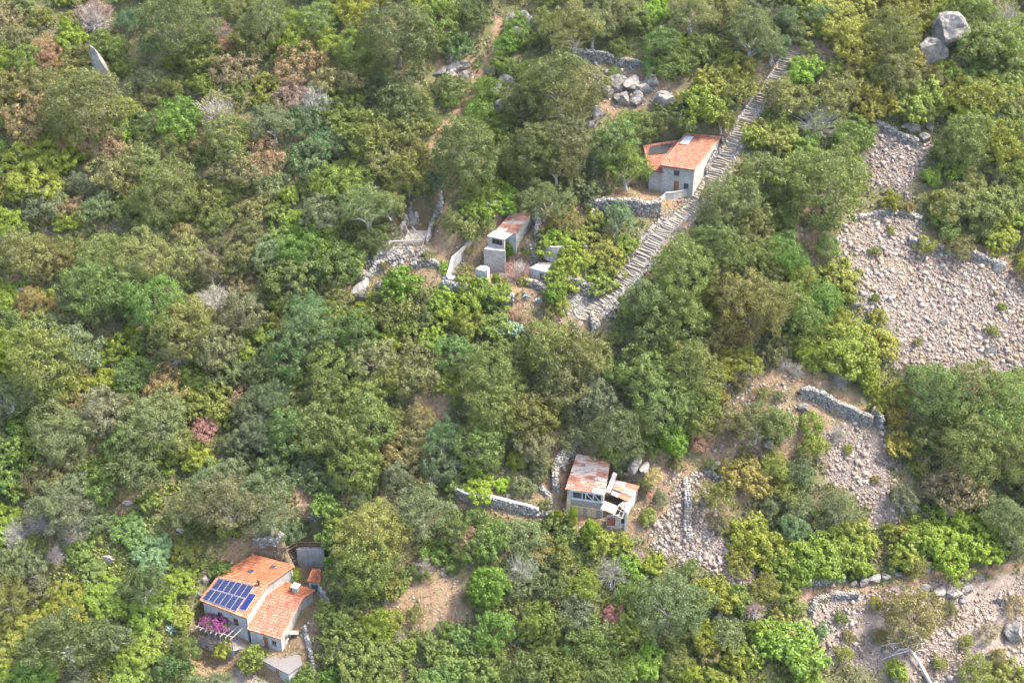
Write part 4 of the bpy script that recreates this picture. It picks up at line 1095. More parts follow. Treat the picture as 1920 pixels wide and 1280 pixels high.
sheet(t, PZ(1144, 924, xE + .35), PZ(1136, 921, xE + .6), PZ(1150, 884, xE + 1.5), PZ(1158, 888, xE + 1.2), 'pale_sheet', 'fallen_sheet')
fr0 = [PZ(1152, 964, xE - 1.2), PZ(1166, 972, xE - 1.6), PZ(1174, 950, xE - .8), PZ(1162, 944, xE - .6)]
for i in range(4):
    m = MB(); m.bar(fr0[i], fr0[(i + 1) % 4], .14, .12); m.build('roof_frame', 'rafter', t)
for s in (.5,):
    m = MB(); m.bar((fr0[0] + fr0[1]) / 2, (fr0[2] + fr0[3]) / 2, .1, .1); m.build('roof_frame', 'rafter', t)
    m = MB(); m.bar((fr0[1] + fr0[2]) / 2, (fr0[0] + fr0[3]) / 2, .1, .1); m.build('roof_frame', 'rafter', t)
dA, dB = PZ(1137, 982, SH + .2), PZ(1175, 984, SH + .2)
wall_panel(t, dA, dB, SH - 1.2, SH + 1.9, SH + 2.2, [(.1, 1.4, 1.0, 2.8, 'door', 'door_red'), (2.3, 3.0, 1.6, 2.6, 'dark')], 'ruin_masonry')
m = MB(); pA, pB = P(1212, 925), P(1222, 945)
m.bar(pA + [0, 0, .3], pB + [0, 0, 1.6], .35, .12); m.bar(pB + [0, 0, .2], pB + [-.6, .2, 1.8], .2, .1)
tag(m.build('rusty_beam', 'door_red', None, Vector(pA)), 'leaning rusty beam in the grass right of the shed', 'beam')

# ------------------------------------------------------------------ old house with half rusty roof
t = thing('old_house', (rA + rB) / 2 * [1, 1, 0] + [0, 0, MH], 'old stone house with rusty roof and white corrugated lean-to', 'house')
wa, wb, wc, wd_ = rA, rB, rC, rD
wl3 = lambda A, B, mt, ops=[]: wall_panel(t, A, B, MH - 1.5, A[2] - .12, B[2] - .12, ops, mt)
wl3(wa, wb, 'plaster_grey_and_shaded'); wl3(wb, wc, 'pale_masonry'); wl3(wc, wd_, 'ruin_masonry'); wl3(wd_, wa, 'ruin_masonry')
m = MB(); m.hexa([p - [0, 0, .12] for p in (wa, wb, wc, wd_)], [p - [0, 0, .05] for p in (wa, wb, wc, wd_)]); m.build('roof_deck', 'wood_grey', t)
for j in range(5):
    for k in range(2):
        sheet(t, *[lerp2(wa, wb, wc, wd_, x, y) for x, y in ((k / 2 - .02, j / 5 - .02), (k / 2 + .52, j / 5 - .02), (k / 2 + .52, j / 5 + .22), (k / 2 - .02, j / 5 + .22))], 'rust_sheet' if (j, k) in ((4, 0), (0, 0), (2, 1)) else 'rust_roof', lift=.03 * k + .02 * (j % 2))
l0, l1, l2, l3 = PZ(914, 442, ME - .5), PZ(945.5, 449, ME - .5), PZ(961, 438, ME + .02), PZ(927, 432.5, ME + .02)
for k in range(3):
    s0, s1 = k / 3 - .01, (k + 1) / 3 + .01
    sheet(t, *[lerp2(l0, l1, l2, l3, x, y) for x, y in ((s0, 0), (s1, 0), (s1, 1), (s0, 1))], 'white_sheet', lift=.02 * (k % 2), wav=.03)
v0, v1 = PZ(907, 464, MH + 1.3), PZ(947, 468, MH + 1.3)
wall_panel(t, np.array([l0[0], l0[1]]), np.array([l1[0], l1[1]]), MH - 1.5, ME - .6, ME - .6, [(.9, 2.9, 3.0, 4.1, 'dark')], 'ruin_masonry', depth=.25)
ow = wall_panel(t, v0, v1, MH - 4.0, MH + .9, MH + .9, [], 'ruin_masonry')
m = MB(); m.hexa([p + [0, 0, -.42] for p in (v0, v1, l1 * [1, 1, 0] + [0, 0, MH + 1.3], l0 * [1, 1, 0] + [0, 0, MH + 1.3])], [p + [0, 0, -.3] for p in (v0, v1, l1 * [1, 1, 0] + [0, 0, MH + 1.3], l0 * [1, 1, 0] + [0, 0, MH + 1.3])]); m.build('ledge', 'concrete', t)
for s in (.3, .5, .7):
    p = l0 + (l1 - l0) * s; m = MB(); m.tube([p * [1, 1, 0] + [0, -.05, MH + 1.6], p * [1, 1, 0] + [0, -.05, MH + 2.6]], [.04, .04], 5); m.build('bar', 'dark_metal', t)
# blue-lidded tank house
tz = float(P(905, 536)[2]); te = tz + 2.9
b0, b1, b2, b3 = PZ(891, 504, te), PZ(913, 509, te), PZ(918, 500, te), PZ(902, 497, te)
tk = thing('tank_house', (b0 + b1) / 2 * [1, 1, 0] + [0, 0, tz], 'small white tank house with bright blue lid among vines', 'tank')
for A, B in ((b0, b1), (b1, b2), (b2, b3), (b3, b0)): wall_panel(tk, A, B, tz - .5, te, te, [], 'pale_masonry')
m = MB(); q4 = shrink([b0, b1, b2, b3], .25); m.hexa([p + [0, 0, -.4] for p in q4], [p + [0, 0, -.12] for p in q4]); m.build('lid', 'blue_paint', tk)
m = MB(); m.hexa([p + [0, 0, -.08] for p in (lerp2(*q4, 0, 0), lerp2(*q4, .45, 0), lerp2(*q4, .35, 1), lerp2(*q4, 0, 1))], [p + [0, 0, .02] for p in (lerp2(*q4, 0, 0), lerp2(*q4, .45, 0), lerp2(*q4, .35, 1), lerp2(*q4, 0, 1))]); m.build('cover_slab', 'frame_white', tk)
# small white-walled stair beside the ruin
s_top, s_bot = P(863, 482), P(846, 520)
stairs('garden_stairway', np.array([s_top, (s_top + s_bot) / 2, s_bot]), (1.7, 1.7), 'short stone stairway with white side wall beside the ruin', .5, .34, .25)
low_wall('side_wall', [PZ(838, 519, s_bot[2] + .9), PZ(848, 482, s_top[2] + .9), PZ(872, 460, s_top[2] + 2.0)], s_bot[2] - 1, 0, .35, 'plaster_white_and_lit', 'curving pale plaster wall left of the short stairway')
low_wall('side_wall', [PZ(872, 460, s_top[2] + 2.0), PZ(900, 424, s_top[2] + 4.6)], s_bot[2], 0, .4, 'ruin_masonry', 'pale masonry wall climbing from the short stairway to the back wall')
low_wall('stone_block', [PZ(832, 519, s_bot[2] + .4), PZ(856, 522, s_bot[2] + .4)], s_bot[2] - 2.2, 0, 1.2, 'ruin_masonry', 'square stone block with bluish top at the foot of the short stairway', 'block', 'blue_lid')
# small plastered ruin with window
gz = float(P(1010, 528)[2]); ge_ = gz + 2.5
w0, w1, w2, w3 = PZ(994, 502, ge_), PZ(1026, 508, ge_), PZ(1042, 492, ge_ + .3), PZ(1010, 489, ge_ + .3)
sr = thing('roofless_hut', (w0 + w1) / 2 * [1, 1, 0] + [0, 0, gz], 'small grey roofless hut with a window, half under vines', 'hut')
wall_panel(sr, w0, w1, gz - 1, ge_, ge_ - .3, [(1.7, 2.6, 1.4, 2.8, 'window', 'frame_white')], 'plaster_grey_and_shaded'); wall_panel(sr, w1, w2, gz - 1, ge_ - .3, ge_, [], 'ruin_masonry'); wall_panel(sr, w3, w0, gz - 1, ge_, ge_, [], 'plaster_grey_and_shaded'); wall_panel(sr, w2, w3, gz - 1, ge_ + .3, ge_, [], 'ruin_masonry')
m = MB(); q4 = shrink([w0, w1, w2, w3], .1); m.hexa([p + [0, 0, -.5] for p in q4], [p + [0, 0, -.25] for p in q4]); m.build('collapsed_ceiling', 'ruin_masonry', sr)

# ------------------------------------------------------------------ roofless ruin
R0 = P(768, 445); t = thing('roofless_ruin', R0, 'roofless pale stone ruin with fallen roof beams', 'ruin')
def ruin_wall(pts, hs, mat='ruin_masonry', thick=.5):
    w = P([p[0] for p in pts], [p[1] for p in pts]); w = resample(w, .8); n = len(w); m = MB()
    hh = np.interp(np.linspace(0, 1, n), np.linspace(0, 1, len(hs)), hs)
    for i in range(n - 1):
        d = nrm((w[i + 1] - w[i]) * [1, 1, 0]); s = np.array([-d[1], d[0], 0]) * thick / 2
        a, b = w[i] + [0, 0, hh[i] + random.uniform(-.3, .3)], w[i + 1] + [0, 0, hh[i + 1] + random.uniform(-.3, .3)]
        z = np.array([0, 0, 1.0]); m.hexa([w[i] - s - z, w[i + 1] - s - z, w[i + 1] + s - z, w[i] + s - z], [a - s, b - s, b + s, a + s])
    wl_ = m.build('wall', mat, t)
    ps, ss = [], []
    for i in range(n - 1):
        d = nrm((w[i + 1] - w[i]) * [1, 1, 0]); s = np.array([-d[1], d[0], 0]) * thick * .52
        for _ in range(int(9 + 9 * hh[i])):
            f = random.random(); b = w[i] * (1 - f) + w[i + 1] * f; top_ = hh[i] * (1 - f) + hh[i + 1] * f; k = random.choice((-1, 1, 1, 0))
            ps.append(b + s * k + np.array([0, 0, top_ + random.uniform(-.1, .2) if k == 0 else random.uniform(-.2, top_)])); ss.append(random.uniform(.25, .5))
    c_ = link_mesh('stones', stones_mesh('stones', np.array(ps) - np.array(t.location), np.array(ss), 'wall_stone'), wl_); c_['kind'] = 'stuff'
ruin_wall([(826, 396), (816, 415), (806, 442), (800, 458)], [2.2, 1.6, 1.4, .6]); ruin_wall([(764, 425), (752, 440), (738, 458)], [2.2, 1.4, .8])
ruin_wall([(768, 425), (785, 423)], [2.6, 2.4]); ruin_wall([(826, 398), (829, 392)], [3.2, 3.4]); ruin_wall([(766, 425), (766, 405), (772, 395)], [2.0, 1.6, 1.4]); ruin_wall([(700, 490), (735, 466)], [1.0, 1.4])
f4 = [P(755, 458), P(795, 455), P(803, 435), P(765, 433)]; zf = f4[0][2]
m = MB(); m.hexa([p - [0, 0, .6] for p in f4], [p + [0, 0, .25] for p in f4]); m.build('floor', 'ruin_masonry', t)
for (x0, y0, h0), (x1, y1, h1), r in (((727, 463, 1.0), (794, 460, 1.0), .2), ((708, 472, 1.2), (752, 486, .8), .13), ((716, 480, .8), (742, 470, 1.3), .12), ((748, 484, .5), (772, 474, 1.0), .12),
        ((760, 440, 1.8), (776, 462, .8), .1), ((772, 440, 1.6), (795, 456, .9), .1), ((722, 468, 1.2), (750, 492, .4), .1), ((735, 474, .6), (760, 466, 1.0), .09), ((790, 470, .4), (800, 448, 1.2), .1), ((702, 484, .9), (728, 476, .9), .1)):
    a, b = P(x0, y0) + [0, 0, h0], P(x1, y1) + [0, 0, h1]; m = MB(); m.tube([a, (a + b) / 2 + [0, 0, random.uniform(-.1, .1)], b], [r, r * .95, r * .8], 7); m.build('fallen_beam', 'wood_grey', t)

# ------------------------------------------------------------------ foliage
def crown_mesh(name, seed, dia, lobe_r, nlobe, per, leaf, wid, zr=.42, zc=.48, low=-.45, out=.55, mat='leaf', inner=.25, irr=.22, feather=0.0, up=0.0):
    """leaf-sized faces gathered in clumps through a crown's volume"""
    r = np.random.default_rng(seed)
    R = dia / 2
    ph = r.uniform(0, 6.28, 8)
    d = r.normal(size=(nlobe * 4, 3)); d /= np.linalg.norm(d, axis=1)[:, None]
    d = d[d[:, 2] > low][:nlobe]; n = len(d)
    az = np.arctan2(d[:, 1], d[:, 0])
    prof = 1 + irr * (.5 * np.sin(2 * az + ph[0]) + .4 * np.sin(3 * az + ph[1] + 2 * d[:, 2]) + .45 * np.sin(5 * az + ph[2] + 3 * d[:, 2]) + .35 * np.sin(7 * d[:, 2] + ph[3]))
    rad = np.where(r.random(n) < inner, r.uniform(.35, .75, n), r.uniform(.8, 1.0, n)) * prof
    C = d * rad[:, None] * np.array([R - lobe_r * .7, R - lobe_r * .7, zr * dia - lobe_r * .5]) + [0, 0, zc * dia]
    lr = lobe_r * r.uniform(.6, 1.35, n)
    # leaves
    ld = r.normal(size=(n, per, 3)); ld[..., 2] += .25
    ld += d[:, None, :] * out; ld /= np.linalg.norm(ld, axis=2)[..., None]
    pos = C[:, None] + ld * (lr[:, None] * r.uniform(.55, 1.08, (n, per)))[..., None] * np.array([1, 1, .8])
    nor = ld + r.normal(0, .5, (n, per, 3)); nor[..., 2] += up; nor /= np.linalg.norm(nor, axis=2)[..., None]
    pos = pos.reshape(-1, 3); nor = nor.reshape(-1, 3); m = len(pos)
    tv = r.normal(size=(m, 3))
    if feather: tv = tv * (1 - feather) + feather * (ld.reshape(-1, 3) * 1.5)
    tv -= nor * np.sum(tv * nor, 1)[:, None]; tv /= np.linalg.norm(tv, axis=1)[:, None] + 1e-9
    bv = np.cross(nor, tv)
    L = leaf * r.uniform(.65, 1.35, m)[:, None]; W = wid * r.uniform(.7, 1.3, m)[:, None]
    bend = nor * (L * .12)
    V = np.stack([pos - tv * L * .5 - bend, pos + bv * W * .5 + tv * L * .05, pos + tv * L * .5 - bend, pos - bv * W * .5 + tv * L * .05], 1).reshape(-1, 3)
    F = np.arange(m * 4).reshape(-1, 4)
    return raw_mesh(name, V, F, mat)

def trunk_mesh(seed, dia, h0, spread=.5, r0=.035, mat='bark', nb=6):
    r = random.Random(seed); m = MB(); h = dia * h0
    p = [np.array([0, 0, -.6]), np.array([r.uniform(-.1, .1), 0, h * .3]), np.array([r.uniform(-.3, .3), r.uniform(-.3, .3), h * .7]), np.array([r.uniform(-.5, .5), r.uniform(-.5, .5), h * 1.2])]
    R = dia * r0; m.tube(p, [R * 1.3, R, R * .85, R * .55], 8)
    for k in range(nb):
        a = k * 6.283 / nb + r.uniform(-.3, .3); b = p[2] + (p[3] - p[2]) * r.uniform(-.3, .8); L = dia * spread * r.uniform(.5, .85)
        e = b + np.array([math.cos(a) * L * .75, math.sin(a) * L * .75, L * r.uniform(.35, .8)]); mid = (b + e) / 2 + np.array([0, 0, L * .12])
        m.tube([b, mid, e], [R * .5, R * .32, R * .12], 6)
    me = bpy.data.meshes.new('trunk'); me.from_pydata([tuple(v) for v in m.v], [], m.f); me.materials.append(MAT[mat]); me.polygons.foreach_set('use_smooth', [True] * len(me.polygons)); me.update(); return me

def twig_mesh(seed, dia, n=130, mat='bark_grey'):
    """bare twiggy shrub"""
    r = random.Random(seed); m = MB()
    for k in range(n):
        a = r.uniform(0, 6.283); el = math.acos(r.uniform(.05, 1)); L = dia * .5 * r.uniform(.6, 1.1)
        d = np.array([math.cos(a) * math.sin(el), math.sin(a) * math.sin(el), math.cos(el) * 1.3])
        p0 = np.array([r.uniform(-.1, .1) * dia, r.uniform(-.1, .1) * dia, 0]); p1 = p0 + d * L * .55 + np.array([r.uniform(-.1, .1), r.uniform(-.1, .1), 0]) * dia * .5; p2 = p0 + d * L + np.array([r.uniform(-.15, .15), r.uniform(-.15, .15), r.uniform(-.05, .1)]) * dia * .5
        m.tube([p0, p1, p2], [.035 * dia / 4, .028 * dia / 4, .012], 3)
        for j in range(3):
            q = p1 + (p2 - p1) * r.uniform(0, .9); e = q + np.array([r.gauss(0, 1), r.gauss(0, 1), r.gauss(.4, .6)]) * dia * .07; m.tube([q, e], [.016, .008], 3)
    me = bpy.data.meshes.new('twigs'); me.from_pydata([tuple(v) for v in m.v], [], m.f); me.materials.append(MAT[mat]); me.update(); return me

PROTO = {
    'OB': [(13.0, crown_mesh('crown', 100 + i, 13, .98, 270, 54, .27, .20, zr=.44, zc=.43, low=-.65, irr=.22, out=.7), trunk_mesh(i, 13, .22)) for i in range(4)],
    'OM': [(7.5, crown_mesh('crown', 120 + i, 7.5, .68, 140, 56, .22, .165, zr=.46, zc=.43, low=-.65, irr=.22, out=.7), trunk_mesh(20 + i, 7.5, .22)) for i in range(5)],
    'VB': [(9.0, crown_mesh('crown', 140 + i, 9, .72, 150, 58, .34, .10, zr=.40, zc=.50, irr=.3, inner=.35, out=.2, feather=.5, low=-.3), trunk_mesh(40 + i, 9, .26, mat='bark_grey')) for i in range(3)],
    'VM': [(5.0, crown_mesh('crown', 150 + i, 5, .5, 85, 55, .28, .085, zr=.45, zc=.5, irr=.3, inner=.35, out=.2, feather=.5, low=-.3), trunk_mesh(50 + i, 5, .25, mat='bark_grey')) for i in range(3)],
    'BB': [(6.5, crown_mesh('foliage', 160 + i, 6.5, .55, 150, 36, .24, .15, zr=.36, zc=.24, low=-.15, irr=.34), None) for i in range(5)],
    'BM': [(3.6, crown_mesh('foliage', 170 + i, 3.6, .38, 80, 32, .19, .12, zr=.40, zc=.26, low=-.15, irr=.34), None) for i in range(5)],
    'LB': [(7.5, crown_mesh('foliage', 180 + i, 7.5, .55, 175, 34, .30, .24, zr=.27, zc=.16, low=-.05, irr=.4, up=.5), None) for i in range(5)],
    'LX': [(13.0, crown_mesh('foliage', 240 + i, 13.0, .6, 460, 40, .30, .24, zr=.17, zc=.10, low=-.05, irr=.4, up=.5), None) for i in range(2)],
    'LM': [(3.8, crown_mesh('foliage', 190 + i, 3.8, .38, 80, 32, .24, .19, zr=.34, zc=.22, low=-.1, irr=.4, up=.4), None) for i in range(5)],
    'LR': [(5.0, crown_mesh('foliage', 200 + i, 5.0, .5, 110, 44, .24, .18, zr=.42, zc=.36, low=-.5, irr=.16, up=.2), None) for i in range(2)],
    'DB': [(6.5, crown_mesh('foliage', 210 + i, 6.5, .55, 130, 34, .22, .12, zr=.36, zc=.25, low=-.15, irr=.36, mat='dry_leaf'), None) for i in range(3)],
    'DM': [(3.6, crown_mesh('foliage', 220 + i, 3.6, .38, 70, 34, .18, .09, zr=.38, zc=.26, low=-.15, irr=.36, mat='dry_leaf'), None) for i in range(3)],
    'GB': [(5.0, crown_mesh('foliage', 230 + i, 5.0, .55, 70, 34, .20, .05, zr=.38, zc=.28, low=-.15, irr=.36, feather=.7, mat='dry_leaf'), twig_mesh(i, 5.0)) for i in range(3)],
}
COLS = {'o': (.128, .156, .046), 'd': (.092, .122, .042), 'y': (.185, .205, .038), 'l': (.17, .215, .026), 'g': (.118, .16, .034), 't': (.10, .138, .062),
        's': (.138, .17, .08), 'b': (.20, .142, .07), 'k': (.165, .162, .06), 'e': (.26, .225, .20), 'p': (.25, .165, .12), 'v': (.108, .175, .022), 'w': (.20, .262, .026), 'r': (.27, .11, .09), 'q': (.30, .22, .10), 'z': (.165, .185, .062)}
CNAME = {'o': 'olive-green', 'd': 'dark green', 'y': 'yellow-green', 'l': 'bright green', 'g': 'mid-green', 't': 'bluish green', 's': 'silvery green', 'b': 'rust-brown', 'k': 'khaki', 'e': 'grey', 'p': 'pinkish brown', 'v': 'vivid green', 'w': 'lime', 'r': 'reddish', 'q': 'straw-coloured', 'z': 'pale green'}
KIND = {'O': ('evergreen_tree', 'evergreen tree', 'tree', 'evergreen trees on the slope'), 'V': ('olive_tree', 'feathery olive tree', 'tree', 'olive trees on the slope'),
        'B': ('evergreen_bush', 'dense bush', 'bush', 'dense bushes on the slope'), 'H': ('heath_bush', 'heath bush', 'bush', 'heath bushes on the slope'), 'L': ('leafy_shrub', 'leafy spreading shrub', 'shrub', 'leafy shrubs on the slope'),
        'D': ('dry_bush', 'dry bush', 'bush', 'dry bushes on the slope'), 'G': ('bare_bush', 'sparse twiggy bush', 'bush', 'bare twiggy bushes on the slope')}
LABELS = {
 (1368, 378): 'largest olive-green tree right of the stairway, just below the tiled house', (1175, 312): 'round olive tree on the terrace left of the tiled house',
 (1050, 158): 'tall conical dark green tree left of the curved terrace wall', (745, 67): 'big domed dark green tree left of the upper earth path',
 (326, 44): 'large dark green tree at the top left with deep shade below', (168, 198): 'wide olive-green tree below the upright pointed rock',
 (81, 295): 'large bright green spreading shrub near the left edge', (880, 286): 'tall dark green tree standing above the ruins beside the earth path',
 (752, 527): 'vivid green vine mound between the pale boulder and ruin', (973, 507): 'pinkish flowering bush beside the old house',
 (1041, 543): 'round vivid green bush left of the stairway foot', (984, 527): 'small round yellow-green bush beside the pinkish bush',
 (1262, 816): 'vivid green bush above the rusty shed on its right', (1290, 690): 'biggest olive-green tree in the middle above the rusty shed',
 (1082, 662): 'wide olive-green tree below the stony apron of the stairway', (1222, 568): 'large olive-green tree right of the stairway foot',
 (1345, 462): 'large dark green tree right of the stairway, among olive-green ones', (1278, 494): 'olive-green tree touching the right side of the lower stairway',
 (1551, 343): 'tall olive-green tree left of the narrow scree run', (1571, 514): 'bright yellow-green small tree on the left edge of the broad scree',
 (1890, 738): 'biggest olive-green tree at the right edge under the broad scree', (1800, 998): 'widest lime green shrub, above the footpath at the right',
 (1705, 1142): 'khaki-green tree standing alone below the footpath', (1252, 1129): 'large bluish green tree below the strip of stones',
 (917, 1085): 'round vivid green bush right of the dry clearing', (698, 1001): 'large yellowish tree right of the wooden fence',
 (900, 910): 'brightest lime green vine spilling over the curved grey wall', (940, 907): 'small lime bush on the curved wall, right of the vine',
 (430, 937): 'largest silvery olive tree above the solar-panelled house', (400, 900): 'upper silvery olive tree of the trio above the solar panels',
 (356, 944): 'left silvery olive tree of the trio above the solar panels', (124, 1189): 'big dark olive tree in the lower left corner',
 (682, 1220): 'wide mid-green shrub right of the house with solar panels', (1145, 1149): 'reddish dry bush among the lower greenery',
 (1225, 890): 'straw-coloured dry bush right of the shed roof', (1497, 884): 'round bluish green bush left of the small scree run',
 (1576, 1159): 'small round bush on the pale stony ground', (863, 413): 'rounded khaki bush between ruin and old house',
 (1044, 972): 'slim lime plant at the left front of the rusty shed', (1071, 972): 'second slim lime plant in front of the rusty shed',
 (1108, 994): 'upright lime vine below the planked shed wall', (1121, 1010): 'low bright green vine in front of the rusty shed',
 (1316, 826): 'pinkish dry bush right of the vivid green bush', (198, 773): 'pale silvery domed tree in the left wood',
 (270, 480): 'widest khaki-green tree crown in the left wood', (1299, 595): 'bright green creeper between the large trees right of the stairway',
 (1148, 846): 'yellow-green low shrub just behind the rusty roof'}
count_obj = [0]
used_labels = set()
SIZE = ((30, 'small'), (60, 'medium'), (105, 'large'), (999, 'huge'))
def plant(cx, cy, w, T, c, sx=1.0, sz=1.0, spin=None, jitter=.12, label=None, proto=None, foot=None):
    T0 = T
    b = P(cx, cy); k = float(np.linalg.norm(b - CAM)) / FPX; dia = w * k
    if proto: fam = PROTO[proto]
    elif T == 'L' and c == 'v' : fam = PROTO['LR']
    elif T == 'L' and dia > 9.5: fam = PROTO['LX']
    elif T == 'G': fam = PROTO['GB']
    else:
        thr = {'O': 9.5, 'V': 6.8, 'B': 4.7, 'L': 5.2, 'D': 4.7}[T]
        fam = PROTO[T + ('B' if dia > thr else 'M')]
    pd, crown, trunk = fam[(count_obj[0] * 7 + int(cx) + int(cy) // 3) % len(fam)]
    s = dia / pd * 1.06
    zc = {'O': .42, 'V': .48, 'B': .26, 'L': .18, 'D': .26, 'G': .28}[T] * dia * sz
    if fam is PROTO['LR']: zc = .36 * dia * sz
    base = P(cx, cy, zc) if foot is None else P(*foot)
    count_obj[0] += 1
    name, kl, cat, grp = KIND['H' if T == 'B' and c in 'ky' else T]
    r = random.Random(int(cx * 31 + cy * 17))
    col = [max(.004, v * (1 + r.uniform(-jitter, jitter)) * (1 + .06 * math.sin(cx / 50 + i * 2))) for i, v in enumerate(COLS[c])]
    size = next(n_ for lim, n_ in SIZE if w <= lim)
    lb = label or LABELS.get((cx, cy))
    if lb is None: lb = ''
    tilt = {'O': .22, 'V': .10, 'B': .40, 'L': .50, 'D': .40, 'G': .35}[T] + r.uniform(-.08, .08)
    if sz > 1.2: tilt *= .3
    rot = (tilt, r.uniform(-.08, .08), spin if spin is not None else r.uniform(0, 6.28))
    if T == 'L' and cx < 375 and cy > 940: sz *= .62
    z0 = float(H(base[0], base[1])) - (.15 * dia * .2)
    scl = (s * sx * r.uniform(.94, 1.08), s * r.uniform(.94, 1.08), s * sz * r.uniform(.92, 1.1))
    if trunk is not None:
        t = thing(name, (base[0], base[1], z0), lb, cat, grp); t.rotation_mode = 'ZYX'; t.rotation_euler = rot; t.scale = scl
        for nm, me in (('crown' if T in 'OV' else 'foliage', crown), ('trunk' if T in 'OV' else 'twigs', trunk)):
            o = link_mesh(nm, me, t); o.color = (*col, 1)
        if not lb: PENDING.append((t, cx, cy, size, CNAME[c], kl))
        return t
    o = link_mesh(name, crown); o.location = (base[0], base[1], z0); o.rotation_mode = 'ZYX'; o.rotation_euler = rot; o.scale = scl; o.color = (*col, 1)
    if not lb: PENDING.append((o, cx, cy, size, CNAME[c], kl))
    return tag(o, lb, cat, grp)
PENDING = []
